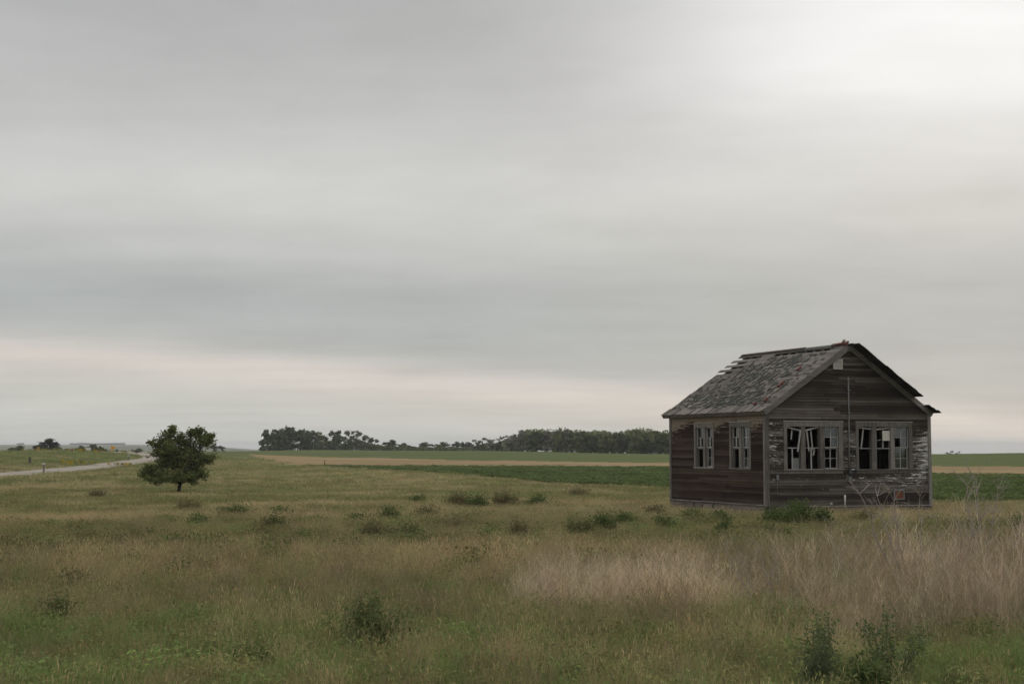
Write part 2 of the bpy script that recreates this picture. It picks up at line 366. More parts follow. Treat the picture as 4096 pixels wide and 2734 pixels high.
c = t.ramp(t.math('ADD', t.math('MULTIPLY', a, 0.55), t.math('MULTIPLY', b, 0.5)), [(0.3, (.165, .122, .064)), (0.55, (.250, .186, .104)), (0.8, (.345, .268, .165))])
c = t.mix(t.step(d, 0.66, 0.74), c, (.10, .12, .05, 1))
M['stubble'] = t.out(c, 1.0, t.bump(a, 0.6, 0.2), 0.0)
t = NT('meadow'); p = t.pos(); a = t.noise(p, 0.25, 6, 0.65, (0.3, 1, 1)); b = t.noise(p, 0.018, 4, 0.6, (0.6, 3, 1))
c = t.ramp(t.math('ADD', t.math('MULTIPLY', a, 0.5), t.math('MULTIPLY', b, 0.6)), [(0.35, (.070, .090, .037)), (0.6, (.100, .117, .050)), (0.82, (.150, .136, .070))])
M['meadow'] = t.out(c, 1.0, t.bump(a, 0.6, 0.3), 0.0)
t = NT('far_hills'); p = t.pos(); b = t.noise(p, 0.0016, 3, 0.5, (0.5, 2.0, 1)); d = t.noise(p, 0.01, 5, 0.6, (0.4, 2.5, 1))
c = t.ramp(t.math('ADD', t.math('MULTIPLY', b, 0.8), t.math('MULTIPLY', d, 0.2)), [(0.36, (.075, .095, .045)), (0.5, (.20, .165, .095)), (0.64, (.09, .11, .05))], 'CONSTANT')
M['hills'] = t.out(c, 1.0, None, 0.0)

az_in = np.linspace(-24, 24, 620); az_out = np.concatenate([np.linspace(24.6, 60, 50), np.linspace(62, 180, 50)])
AZ = np.radians(np.concatenate([-az_out[::-1][1:], az_in, az_out]))
RD = np.concatenate([[0.4, 1.5, 3.0], np.geomspace(4.5, 8600, 330)])
A2, R2 = np.meshgrid(AZ, RD); GX = R2*np.sin(A2); GY = R2*np.cos(A2); GZ = ground_z(GX, GY)
GZ = GZ - 0.12*(road_dist(GX, GY) < ROAD_W/2+1.5)
nA, nR = len(AZ), len(RD)
idx = np.arange(nA*nR).reshape(nR, nA)
F = np.stack([idx[:-1, :-1], idx[:-1, 1:], idx[1:, 1:], idx[1:, :-1]], -1).reshape(-1, 4)
V = np.stack([GX, GY, GZ], -1).reshape(-1, 3)
wrap = np.stack([idx[:-1, -1], idx[:-1, 0], idx[1:, 0], idx[1:, -1]], -1).reshape(-1, 4); F = np.concatenate([F, wrap])[:, ::-1]
CEN = V[F].mean(1); REG = region(CEN[:, 0], CEN[:, 1])
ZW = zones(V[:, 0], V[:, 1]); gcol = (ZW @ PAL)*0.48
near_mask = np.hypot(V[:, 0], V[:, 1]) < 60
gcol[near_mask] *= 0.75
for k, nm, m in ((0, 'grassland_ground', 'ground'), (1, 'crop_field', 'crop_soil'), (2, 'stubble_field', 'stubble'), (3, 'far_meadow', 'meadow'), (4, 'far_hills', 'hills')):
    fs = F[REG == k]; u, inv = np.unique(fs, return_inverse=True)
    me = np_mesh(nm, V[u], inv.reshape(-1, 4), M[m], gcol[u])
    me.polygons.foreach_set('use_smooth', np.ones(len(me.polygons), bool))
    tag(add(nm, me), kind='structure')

# ------------------------------------------------------------------ gravel road
t = NT('gravel_road'); p = t.pos(); a = t.noise(p, 1.2, 6, 0.7); b = t.noise(p, 0.12, 4, 0.6)
c = t.ramp(t.math('ADD', t.math('MULTIPLY', a, 0.4), t.math('MULTIPLY', b, 0.6)), [(0.35, (.23, .20, .165)), (0.7, (.32, .285, .24))])
M['road'] = t.out(c, 0.95, t.bump(a, 0.5, 0.05), 0.1)
d = np.gradient(RC, axis=0); d /= np.linalg.norm(d, axis=1)[:, None]; nrm = np.stack([-d[:, 1], d[:, 0]], 1)
offs = np.array([-1.0, -0.75, -0.35, 0, 0.35, 0.75, 1.0])*ROAD_W/2; crown = np.array([-0.10, 0.05, 0.10, 0.13, 0.10, 0.05, -0.10])
P = RC[:, None, :] + nrm[:, None, :]*offs[None, :, None]
base = ground_z(P[..., 0], P[..., 1]); Z = base.mean(1)[:, None]*0.6 + base*0.4 + crown[None, :] + 0.02
VV = np.concatenate([P, Z[..., None]], -1).reshape(-1, 3); n = len(RC); ii = np.arange(n*7).reshape(n, 7)
FF = np.stack([ii[:-1, :-1], ii[1:, :-1], ii[1:, 1:], ii[:-1, 1:]], -1).reshape(-1, 4)[:, ::-1]
me = np_mesh('gravel_road', VV, FF, M['road']); me.polygons.foreach_set('use_smooth', np.ones(len(me.polygons), bool))
tag(add('gravel_road', me), kind='structure')
# ================================================================== the house
TH = R(21.9); HO = Vector((8.717, 48.954, 0.0))
house = tag(empty('abandoned_house', HO, TH), 'weathered grey brown wooden house with broken windows and decaying roof', 'house')
HW, HL = 6.85, 6.85           # gable front, side
EAVE, APEX = 3.42, 5.72
PITCH = math.atan2(APEX-EAVE, HW/2)

def house_coord(t):
    return t.n('ShaderNodeTexCoord', object=house).outputs['Object']
def siding_material(name, axis, dark, mid, light, paint_col, thr):
    t = NT(name); v = house_coord(t); rnd = t.n('ShaderNodeObjectInfo').outputs['Random']
    off = t.n('ShaderNodeCombineXYZ', {0: t.math('MULTIPLY', rnd, 9.0), 1: t.math('MULTIPLY', rnd, 7.0), 2: t.math('MULTIPLY', rnd, 3.0)}).outputs[0]
    vo = t.n('ShaderNodeVectorMath', {0: v, 1: off}, operation='ADD').outputs[0]
    st = (1.4, 1.4, 45) if axis == 0 else (1.4, 1.4, 45)
    g = t.noise(vo, 1.0, 6, 0.7, st); b = t.noise(v, 0.75, 4, 0.6, (1, 1, 1.6)); 
    f = t.math('ADD', t.math('MULTIPLY', g, 0.45), t.math('MULTIPLY', b, 0.50)); f = t.math('ADD', f, t.math('MULTIPLY', t.math('SUBTRACT', rnd, 0.5), 0.60))
    c = t.ramp(f, [(0.22, dark), (0.5, mid), (0.80, light)])
    pa = t.n('ShaderNodeAttribute', attribute_name='paint').outputs['Fac']
    n1 = t.noise(vo, 1.0, 7, 0.68, (2.3, 2.3, 17)); n2 = t.noise(vo, 1.0, 5, 0.7, (12, 12, 55))
    n = t.math('ADD', t.math('MULTIPLY', n1, 0.66), t.math('MULTIPLY', n2, 0.34))
    mk = t.step(t.math('ADD', n, t.math('MULTIPLY', pa, 0.30)), thr, thr+0.05)
    tone = t.mix(t.noise(v, 3.0, 4, 0.6), tuple(x*0.62 for x in paint_col)+(1,), tuple(paint_col)+(1,))
    c = t.mix(t.math('MULTIPLY', mk, 0.92), c, tone)
    return t.out(c, 0.9, t.bump(t.math('ADD', g, mk), 0.5, 0.006), 0.15)
M['siding_front'] = siding_material('siding_gable', 0, (.033, .027, .0225), (.064, .053, .0445), (.142, .124, .107), (.68, .66, .63), 0.672)
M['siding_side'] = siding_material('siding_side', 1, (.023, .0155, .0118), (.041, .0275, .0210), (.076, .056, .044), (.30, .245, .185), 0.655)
M['trim'] = wood_material('weathered_trim', (.060, .053, .047), (.238, .219, .200), None, (22, 22, 2.2), 0.9, 0.35)
M['trim_h'] = wood_material('weathered_trim_level', (.075, .067, .060), (.272, .25, .229), None, (2.0, 2.0, 30), 0.9, 0.35)
M['sash'] = wood_material('sash_wood', (.22, .21, .20), (.48, .465, .44), None, (8, 8, 8), 0.85, 0.2)
M['skirt'] = wood_material('skirt_board', (.055, .046, .040), (.235, .200, .172), None, (2, 2, 20), 0.95, 0.5)
M['roof_board'] = wood_material('roof_board', (.066, .057, .049), (.182, .162, .143), None, (14, 1.4, 14), 0.95, 0.28)
M['under_board'] = wood_material('roof_board_dark', (.016, .014, .013), (.055, .048, .043), None, (14, 1.4, 14), 0.95, 0.4)
M['rafter'] = wood_material('rafter', (.09, .08, .072), (.24, .22, .20), None, (2, 20, 2), 0.95, 0.3)
M['shingle'] = wood_material('cedar_shingle', (.066, .056, .047), (.19, .166, .143), None, (3, 24, 3), 0.95, 0.55)
M['shingle_green'] = wood_material('mossy_shingle', (.030, .033, .027), (.095, .100, .080), None, (9, 12, 9), 0.95, 0.4)
M['inside'] = wood_material('interior_board', (.030, .025, .021), (.085, .072, .060), None, (14, 14, 1.5), 0.95, 0.3)
M['plaster'] = flat_material('interior_plaster', (.10, .092, .080), 0.95, 0.4, 1.5)
M['metal'] = flat_material('grey_metal', (.17, .172, .17), 0.55, 0.25, 8)
M['metal_dark'] = flat_material('dark_metal', (.055, .062, .062), 0.5, 0.3, 12)
M['vent'] = flat_material('vent_paint', (.50, .47, .43), 0.7, 0.12, 9)
M['rust'] = flat_material('rusty_metal', (.235, .090, .045), 0.85, 0.5, 14)
M['ridge_rust'] = flat_material('rusted_ridge_tin', (.060, .034, .028), 0.8, 0.4, 5)
M['paper'] = flat_material('pale_board', (.56, .53, .48), 0.8, 0.08, 5)
M['stone'] = flat_material('foundation_stone', (.15, .135, .12), 0.95, 0.4, 9)
tg = NT('window_glass')
gl = tg.n('ShaderNodeBsdfGlossy', {0: (.9, .92, .92, 1), 1: 0.04}); tp = tg.n('ShaderNodeBsdfTransparent', {0: (.80, .83, .82, 1)}); fr = tg.n('ShaderNodeFresnel', {0: 1.5})
mx = tg.n('ShaderNodeMixShader', {0: tg.math('ADD', tg.math('MULTIPLY', fr.outputs[0], 0.9), 0.03), 1: tp.outputs[0], 2: gl.outputs[0]})
df = tg.n('ShaderNodeBsdfDiffuse', {0: (.30, .32, .31, 1)}); dn = tg.noise(tg.n('ShaderNodeTexCoord').outputs['Object'], 5.0, 4, 0.6)
mx2 = tg.n('ShaderNodeMixShader', {0: tg.math('MULTIPLY', tg.step(dn, 0.3, 0.8), 0.16), 1: mx.outputs[0], 2: df.outputs[0]})
tg.n('ShaderNodeOutputMaterial', {0: mx2.outputs[0]}); M['glass'] = tg.m

# ---- wall panels with their openings (parts), siding boards on them (sub-parts)
FB = [((0.83, 1.40), (1.58, 2.16), (2.37, 2.95)), ((3.78, 4.35), (4.55, 5.15), (5.32, 5.94))]
FO = [(0.70, 3.12, 1.20, 3.00), (3.67, 6.08, 1.20, 3.00)]         # outer casing
SB = [((1.05, 1.58), (1.74, 2.26)), ((3.60, 4.13), (4.29, 4.84))]
SO = [(0.94, 2.37, 1.30, 3.00), (3.49, 4.95, 1.30, 3.00)]
WT = 0.11
def panel(mb, put, w, h, holes):
    xs = sorted({0.0, w, *[q for a in holes for q in a[:2]]}); zs = sorted({0.02, h, *[q for a in holes for q in a[2:]]})
    for i in range(len(xs)-1):
        for j in range(len(zs)-1):
            cx, cz = (xs[i]+xs[i+1])/2, (zs[j]+zs[j+1])/2
            if any(a[0] < cx < a[1] and a[2] < cz < a[3] for a in holes): continue
            put(mb, xs[i], xs[i+1], zs[j], zs[j+1])
mb = MB(); panel(mb, lambda m, a, b, c, d: m.box(a, b, 0, WT, c, d), HW, EAVE, FO)
n0 = len(mb.v); mb.v += [(0, 0, EAVE), (HW, 0, EAVE), (HW/2, 0, APEX-0.02), (0, WT, EAVE), (HW, WT, EAVE), (HW/2, WT, APEX-0.02)]
mb.f += [(n0, n0+1, n0+2), (n0+5, n0+4, n0+3), (n0, n0+2, n0+5, n0+3), (n0+1, n0+4, n0+5, n0+2)]
gable_wall = mb.build('gable_wall', M['inside'], house)
mb = MB(); panel(mb, lambda m, a, b, c, d: m.box(0, WT, a, b, c, d), HL-2*WT-0.006, EAVE-0.02, [(a-WT-.003, b-WT-.003, c, d) for a, b, c, d in SO])
side_wall = mb.build('side_wall', M['inside'], house); side_wall.location = (0, WT+.003, 0)
mb = MB(); mb.box(0, HW, HL-WT, HL, 0.02, EAVE); n0 = len(mb.v)
mb.v += [(0, HL-WT, EAVE), (HW, HL-WT, EAVE), (HW/2, HL-WT, APEX-0.02), (0, HL, EAVE), (HW, HL, EAVE), (HW/2, HL, APEX-0.02)]
mb.f += [(n0, n0+1, n0+2), (n0+5, n0+4, n0+3), (n0, n0+2, n0+5, n0+3), (n0+1, n0+4, n0+5, n0+2)]
mb.build('rear_wall', M['inside'], house)
mb = MB(); mb.box(HW-WT, HW, WT+.003, HL-WT-.003, 0.02, EAVE-0.02); mb.build('far_side_wall', M['inside'], house)
MB().box(WT+.005, HW-WT-.005, WT+.005, HL-WT-.005, -0.05, 0.12).build('floor', M['inside'], house)
MB().box(WT+.005, HW-WT-.005, WT+.005, HL-WT-.005, 3.18, 3.24).build('ceiling', M['inside'], house)

def paint_front(u, z):
    v = 0.12
    v += 0.68*math.exp(-((z-1.95)/0.85)**6)*max(0, min(1, (u-5.85)/0.45))
    v += 0.45*math.exp(-((z-2.0)/0.9)**4)*math.exp(-((u-3.4)/0.38)**4)
    v += 0.42*math.exp(-((z-2.2)/0.85)**4)*max(0, min(1, (0.95-u)/0.35))
    v += 0.20*math.exp(-((z-1.0)/0.20)**2)
    v += 0.26*math.exp(-((z-0.82)/0.28)**2)*max(0, min(1, (u-3.6)/1.5))
    v += 0.12*math.exp(-((z-0.35)/0.3)**2)
    if z > 3.0: v -= 0.10 + 0.06*math.sin(u*2.1+z*3)
    return v
def paint_side(vv, z):
    v = 0.10 + 0.85*max(0, min(1, (z-2.70)/0.55)) + 0.50*max(0, min(1, (z-1.7)/1.0))*(0.45+0.55*math.sin(vv*2.3+z*1.7+.6))
    if z < 1.2: v -= 0.12
    return v
def board(front, a0, a1, b0, b1, z0, z1, parent, out, rnd):
    """lapped board: a = bottom ends, b = top ends along the wall; out = how far the lower edge stands proud"""
    L = max(a1-a0, 0.05); n = max(1, min(6, int(L/0.55))); vs_, fs, pa = [], [], []
    tl = rnd.uniform(-.004, .004)
    for i in range(n+1):
        q = i/n; lo = a0+(a1-a0)*q; hi = b0+(b1-b0)*q; sag = rnd.uniform(-.006, .004)+tl*3*(q-.5)
        bow = out + rnd.uniform(-.004, .010)
        for (s, d, z) in ((lo, 0.003, z0+sag), (lo, bow, z0+sag), (hi, 0.011, z1), (hi, 0.003, z1)):
            vs_.append((s, -d, z) if front else (-d, s, z)); pa.append((paint_front if front else paint_side)(s, z))
    for i in range(n):
        k = 4*i
        for j in range(4):
            q = (k+j, k+4+j, k+4+(j+1) % 4, k+(j+1) % 4); fs.append(q[::-1] if front else q)
    fs.append((0, 1, 2, 3) if front else (3, 2, 1, 0)); e = 4*n; fs.append((e+3, e+2, e+1, e) if front else (e, e+1, e+2, e+3))
    me = bpy.data.meshes.new('siding_board'); me.from_pydata(vs_, [], fs); me.update()
    at = me.attributes.new('paint', 'FLOAT', 'POINT'); at.data.foreach_set('value', pa)
    me.materials.append(M['siding_front' if front else 'siding_side'])
    o = bpy.data.objects.new('siding_board', me); col.objects.link(o); o.parent = parent
    if not front: o.location = (0, -(WT+.003), 0)
    return o
rb = random.Random(3)
def row(front, z, length, holes, parent, lim=None):
    z1 = z+0.112
    lo, hi = (0.0, length); 
    if lim: lo, hi = lim(z)[0], lim(z)[1]
    segs = [(lo, hi)]
    for a, b, c, d in holes:
        if c-0.01 <= z < d-0.01:
            segs = [s for (p, q) in segs for s in ((p, min(q, a)), (max(p, b), q)) if s[1]-s[0] > 0.03]
    for p, q in segs:
        cuts = [p]
        if q-p > 3.4: cuts.append(p+(q-p)*rb.uniform(0.3, 0.7))
        cuts.append(q)
        for a, b in zip(cuts[:-1], cuts[1:]):
            a2, b2 = a, b
            if lim:
                t1 = lim(z1); a2 = max(a, t1[0]) if a == lo else a; b2 = min(b, t1[1]) if b == hi else b
                if b2-a2 < 0.02: a2 = b2 = (a2+b2)/2
            board(front, a+(0.0015 if a != p else 0), b-(0.0015 if b != q else 0), a2, b2, z-0.004+rb.uniform(-.003, .003), z1, parent, 0.033+rb.uniform(-.002, .004), rb)
for k in range(33): row(True, 0.10+0.1*k, HW, FO, gable_wall)
glim = lambda z: ((max(z, EAVE)-EAVE)/(APEX-EAVE)*HW/2, HW-(max(z, EAVE)-EAVE)/(APEX-EAVE)*HW/2)
for k in range(33, 55): row(True, 0.10+0.1*k, HW, [], gable_wall, glim)
for k in range(33): row(False, 0.12+0.1*k, HL, SO, side_wall)

# ---- corner boards, rake boards, skirt
def part(name, m, f, parent=house):
    b = MB(); f(b); return b.build(name, M[m], parent)
part('corner_board', 'trim', lambda b: b.box(-0.045, 0.10, -0.058, -0.0015, 0.08, EAVE-0.03))
part('corner_board', 'trim', lambda b: b.box(-0.048, -0.0015, -0.0010, 0.11, 0.08, EAVE-0.05))
part('corner_board', 'trim', lambda b: b.box(HW-0.085, HW+0.045, -0.058, -0.0015, 0.0, EAVE-0.03))
part('corner_board', 'trim', lambda b: b.box(-0.048, -0.0015, HL-0.10, HL+0.04, 0.05, EAVE-0.05))
cp, sp = math.cos(PITCH), math.sin(PITCH)
part('rake_board', 'trim_h', lambda b: b.bar((-0.10, -0.075, EAVE-0.10-0.03), (HW/2-0.055, -0.075, APEX-0.115), 0.19, 0.045, (0, 1, 0)))
part('rake_board', 'trim_h', lambda b: b.bar((HW+0.08, -0.075, EAVE-0.10-0.03), (HW/2+0.055, -0.076, APEX-0.115), 0.185, 0.045, (0, 1, 0)))
part('ridge_block', 'trim_h', lambda b: b.hexa([(HW/2-.11, -.105, APEX-.24), (HW/2+.11, -.105, APEX-.24), (HW/2+.11, -.05, APEX-.24), (HW/2-.11, -.05, APEX-.24),
                                             (HW/2-.02, -.105, APEX-.03), (HW/2+.02, -.105, APEX-.03), (HW/2+.02, -.05, APEX-.03), (HW/2-.02, -.05, APEX-.03)]))
for a, b_, dz in ((0.05, 2.1, 0.0), (2.14, 4.3, -0.02), (4.33, HW+0.03, -0.03)):
    part('skirt_board', 'skirt', lambda b: b.hexa([(a, -.055, -.26+dz), (b_, -.06, -.28+dz), (b_, -.012, -.28+dz), (a, -.012, -.26+dz), (a, -.05, .085+dz), (b_, -.05, .06+dz), (b_, -.012, .06+dz), (a, -.012, .085+dz)]))
for a, b_, dz in ((0.0, 2.6, 0.0), (2.64, 3.5, -0.02), (3.53, 4.4, -0.04), (4.44, HL, -0.03)):
    part('skirt_board', 'skirt', lambda b: b.hexa([(-.055, a, -.22+dz), (-.012, a, -.22+dz), (-.012, b_, -.26+dz), (-.055, b_, -.26+dz), (-.05, a, .10+dz), (-.012, a, .10+dz), (-.012, b_, .085+dz), (-.05, b_, .085+dz)]))
part('water_table', 'trim_h', lambda b: b.hexa([(-.085, -.09, .105), (-.045, -.09, .105), (-.045, HL, .10), (-.085, HL, .085), (-.075, -.09, .14), (-.045, -.09, .14), (-.045, HL, .13), (-.075, HL, .12)]))
part('water_table', 'trim_h', lambda b: b.hexa([(1.0, -.085, .065), (HW+.06, -.085, .03), (HW+.06, -.05, .03), (1.0, -.05, .065), (1.0, -.075, .095), (HW+.06, -.075, .06), (HW+.06, -.05, .06), (1.0, -.05, .095)]))
b = MB(); b.tube([(0.05, -.10, -.03), (.25, -.12, .0), (.5, -.13, .06), (.8, -.10, .085), (1.1, -.09, .08)], [.022]*5, 5); b.build('loose_strip', M['trim_h'], house)
for k, (v0, tilt) in enumerate(((3.55, .05), (4.35, -.03), (4.95, .10))):
    part('batten', 'skirt', lambda b: b.bar((-.075, v0, .10), (-.085, v0+tilt, -.25), 0.07, 0.03, (1, 0, 0)))
rs = random.Random(8)
x = 0.15
while x < HW-0.3:
    wd = rs.uniform(0.28, 0.5); part('foundation_stone', 'stone', lambda b: b.hexa([(x, .02, -.45), (x+wd-.03, .02, -.45), (x+wd-.03, .3, -.45), (x, .3, -.45), (x+.03, .03, .015), (x+wd-.06, .03, .015), (x+wd-.06, .28, .015), (x+.03, .28, .015)])); x += wd
x = 0.15
while x < HL-0.4:
    wd = rs.uniform(0.28, 0.5); part('foundation_stone', 'stone', lambda b: b.hexa([(.02, x+.35, -.45), (.25, x+.35, -.45), (.25, x+.33+wd, -.45), (.02, x+.33+wd, -.45), (.03, x+.38, .015), (.24, x+.38, .015), (.24, x+.30+wd, .015), (.03, x+.30+wd, .015)])); x += wd
    if x > HL-0.9: break

# ---- windows
def sub(win, name, m, f):
    b = MB(); f(b); return b.build(name, M[m], win)
def win_box(front):
    if front: return lambda b, s0, s1, d0, d1, z0, z1: b.box(s0, s1, d0, d1, z0, z1)
    return lambda b, s0, s1, d0, d1, z0, z1: b.box(d0, d1, s0, s1, z0, z1)
def make_window(front, outer, bays, zlo, zhi):
    B = win_box(front); o0, o1, oz0, oz1 = outer; b = MB()
    B(b, o0, bays[0][0], -.042, .13, zlo, zhi); B(b, bays[-1][1], o1, -.042, .13, zlo, zhi)
    B(b, o0-.01, o1+.01, -.046, .132, zhi, oz1); B(b, o0+.005, o1-.005, -.03, .128, oz0, zlo-.03)
    w_ = b.build('window', M['trim'], house)
    sub(w_, 'sill', 'trim_h', lambda b: B(b, o0-.03, o1+.03, -.075, .10, zlo-.03, zlo+.012))
    sub(w_, 'drip_cap', 'sash', lambda b: B(b, o0-.02, o1+.02, -.062, -.01, oz1+.001, oz1+.022))
    for (a, c), (d, e) in zip(bays[:-1], bays[1:]):
        sub(w_, 'mullion', 'trim', lambda b: B(b, c, d, -.030, .12, zlo+.0125, zhi-.001))
    return w_, B
def sash(w_, B, s0, s1, z0, z1, dep, vert=True, horiz=True, panes=(), broken=0):
    e = 0.032
    def fr(b):
        B(b, s0+.002, s0+e, dep, dep+.035, z0, z1); B(b, s1-e, s1-.002, dep, dep+.035, z0, z1)
        B(b, s0+e, s1-e, dep+.001, dep+.034, z0, z0+e); B(b, s0+e, s1-e, dep+.001, dep+.034, z1-e, z1)
    sub(w_, 'sash', 'sash', fr); sm, zm = (s0+s1)/2, (z0+z1)/2
    if vert: sub(w_, 'muntin', 'sash', lambda b: B(b, sm-.013, sm+.013, dep+.004, dep+.03, z0+e, z1-e))
    if horiz: sub(w_, 'muntin', 'sash', lambda b: B(b, s0+e, s1-e, dep+.006, dep+.028, zm-.010, zm+.010))
    for (i, j) in panes:
        a, c = ((s0+e, sm-.014), (sm+.014, s1-e))[i] if vert else (s0+e, s1-e); d, f_ = ((z0+e, zm-.011), (zm+.011, z1-e))[j] if horiz else (z0+e, z1-e)
        sub(w_, 'pane', 'glass', lambda b: B(b, a, c, dep+.016, dep+.019, d, f_))
ALL = ((0, 0), (0, 1), (1, 0), (1, 1))
def stick(w_, a, b_, wid=.035, dep=.02, m='sash'):
    return sub(w_, 'loose_stick', m, lambda b: b.bar(a, b_, wid, dep, (0, 1, 0.05)))
# left bank of three on the gable front
zl, zh, zm = 1.35, 2.83, 2.09
w1, B = make_window(True, FO[0], FB[0], zl, zh)
for i in (0, 1): sub(w1, 'meeting_rail', 'sash', lambda b: B(b, FB[0][i][0], FB[0][i][1], .045, .08, zm-.018, zm+.014))
sash(w1, B, 2.37, 2.95, zm+.0, zh-.002, .03, True, True, ((0, 1), (1, 1), (1, 0)))
sash(w1, B, 2.37, 2.95, zl+.014, zm-.004, .07, True, True, ())
stick(w1, (0.835, .02, 2.81), (1.395, .01, 2.69), .05, .03); stick(w1, (1.585, .01, 2.69), (2.155, .02, 2.815), .05, .03)
stick(w1, (1.37, -.045, 2.70), (1.24, -.05, 1.96), .05, .025); stick(w1, (1.62, -.045, 2.70), (1.70, -.05, 1.97), .045, .025)
stick(w1, (1.09, .06, 2.74), (1.06, .07, 2.38), .045, .02); stick(w1, (1.85, .06, 2.76), (1.93, .07, 2.02), .05, .02)
sub(w1, 'muntin', 'sash', lambda b: B(b, 1.065, 1.115, .05, .08, zl+.013, zm-.018)); sub(w1, 'muntin', 'sash', lambda b: B(b, 1.84, 1.885, .05, .08, zl+.013, zm-.018))
sub(w1, 'board_panel', 'metal', lambda b: B(b, 1.125, 1.37, .06, .072, zl+.013, 1.74))
stick(w1, (2.02, .10, 2.06), (1.98, .11, 1.82), .06, .02)
# right bank
zl2 = 1.33
w2, B = make_window(True, FO[1], FB[1], zl2, zh)
for i in (0, 1): sub(w2, 'meeting_rail', 'sash', lambda b: B(b, FB[1][i][0], FB[1][i][1], .045, .08, zm-.035, zm-.006))
sash(w2, B, 5.32, 5.94, zm-.004, zh-.002, .03, True, True, ALL[1:]); sash(w2, B, 5.32, 5.94, zl2+.014, zm-.008, .07, True, True, ALL)
stick(w2, (3.785, .02, 2.81), (4.345, .01, 2.755), .045, .03); stick(w2, (4.555, .01, 2.74), (5.145, .02, 2.80), .045, .03)
stick(w2, (4.05, .06, 2.76), (3.95, .07, 2.06), .05, .02)
sub(w2, 'muntin', 'sash', lambda b: B(b, 4.855, 4.895, .05, .08, zm, 2.80)); stick(w2, (4.56, .05, 2.34), (4.86, .05, 2.385), .015, .015)
sub(w2, 'board_panel', 'paper', lambda b: B(b, 4.835, 5.145, .012, .026, 2.345, 2.70))
# the two pairs on the side wall
ws = []
for k in (0, 1):
    w_, B = make_window(False, SO[k], SB[k], 1.37, 2.84); ws.append(w_)
    for i, (a, c) in enumerate(SB[k]):
        sash(w_, B, a, c, zm, 2.838, .035, True, True, ALL if (k, i) == (0, 0) else ((0, 1), (1, 0)))
        if (k, i) in ((0, 0), (1, 0)): sash(w_, B, a, c, 1.384, zm-.004, .07, True, True, ((1, 0),))
        else: sub(w_, 'meeting_rail', 'sash', lambda b: B(b, a, c, .072, .10, zm-.04, zm-.006))
# inside: a few studs, a hanging lath and a leaning sheet seen through the openings
ri = random.Random(4)
for k in range(9):
    v0 = 0.8+k*0.62; part('wall_stud', 'rafter', lambda b: b.box(HW-WT-.10, HW-WT-.004, v0, v0+.05, .125, 3.17))
for k in range(7):
    u0 = 0.7+k*0.9; part('wall_stud', 'rafter', lambda b: b.box(u0, u0+.05, HL-WT-.10, HL-WT-.004, .125, 3.17))
part('fallen_lath', 'rafter', lambda b: b.bar((2.2, 1.6, .13), (1.2, 2.4, 2.2), .08, .03)); part('fallen_lath', 'rafter', lambda b: b.bar((4.0, 2.0, .13), (5.2, 2.6, 1.9), .08, .03))
part('fallen_lath', 'rafter', lambda b: b.bar((.7, 3.6, .13), (.5, 4.2, 2.9), .07, .03, (1, 0, 0))); part('fallen_lath', 'rafter', lambda b: b.bar((.8, 1.2, .13), (.5, 1.5, 2.9), .07, .03, (1, 0, 0)))

# ---- fittings on the gable wall
v_ = part('vent', 'vent', lambda b: (b.box(2.76, 2.80, -.075, -.028, 4.85, 5.21), b.box(3.10, 3.14, -.075, -.028, 4.85, 5.21), b.box(2.80, 3.10, -.075, -.028, 4.85, 4.885), b.box(2.80, 3.10, -.075, -.028, 5.175, 5.21), b.box(2.80, 3.10, -.034, -.028, 4.885, 5.175)))
for k in range(7):
    z = 4.90+k*0.04; sub(v_, 'slat', 'vent', lambda b: b.hexa([(2.80, -.070, z), (3.10, -.070, z), (3.10, -.066, z), (2.80, -.066, z), (2.80, -.040, z+.03), (3.10, -.040, z+.03), (3.10, -.036, z+.03), (2.80, -.036, z+.03)]))
v_ = part('rusty_grille', 'metal', lambda b: (b.box(5.215, 5.265, -.07, -.028, .25, .62), b.box(5.625, 5.675, -.07, -.028, .25, .62), b.box(5.265, 5.625, -.07, -.028, .25, .29), b.box(5.265, 5.625, -.07, -.028, .56, .62), b.box(5.265, 5.625, -.034, -.028, .29, .56)))
for k in range(8):
    z = 0.297+k*0.033; sub(v_, 'slat', 'rust', lambda b: b.hexa([(5.265, -.066, z), (5.625, -.066, z), (5.625, -.060, z), (5.265, -.060, z), (5.265, -.040, z+.024), (5.625, -.040, z+.024), (5.625, -.035, z+.024), (5.265, -.035, z+.024)]))
b = MB(); b.tube([(3.372, -.06, 4.57), (3.372, -.06, 3.4), (3.362, -.062, 2.4), (3.350, -.06, 1.27)], [.027]*4, 8); cd = b.build('conduit', M['metal'], house, True)
for z in (4.45, 4.1, 3.3, 2.5, 1.8): sub(cd, 'strap', 'metal', lambda b: b.box(3.31, 3.43, -.10, -.03, z, z+.03))
mt = part('meter_box', 'metal_dark', lambda b: (b.box(3.27, 3.43, -.12, -.03, .92, 1.14)))
b = MB(); b.tube([(3.35, -.115, 1.20), (3.35, -.15, 1.20), (3.35, -.175, 1.20)], [.075, .075, .05], 14); b.build('meter_dial', M['metal_dark'], mt, True)
sub(mt, 'cover', 'metal', lambda b: b.box(3.30, 3.40, -.128, -.121, .96, 1.08)); sub(mt, 'neck', 'metal_dark', lambda b: b.box(3.31, 3.39, -.11, -.04, 1.142, 1.268))
part('junction_box', 'metal', lambda b: b.box(.365, .455, -.085, -.028, .99, 1.16))
b = MB(); b.tube([(.405, -.04, 1.34), (.405, -.05, 1.16)], [.008]*2, 5); b.tube([(.405, -.05, .99), (.40, -.05, .7), (.40, -.05, .495), (.55, -.05, .485), (1.6, -.05, .475), (2.6, -.05, .468), (3.14, -.05, .462)], [.008]*7, 5); b.build('cable', M['metal'], house)
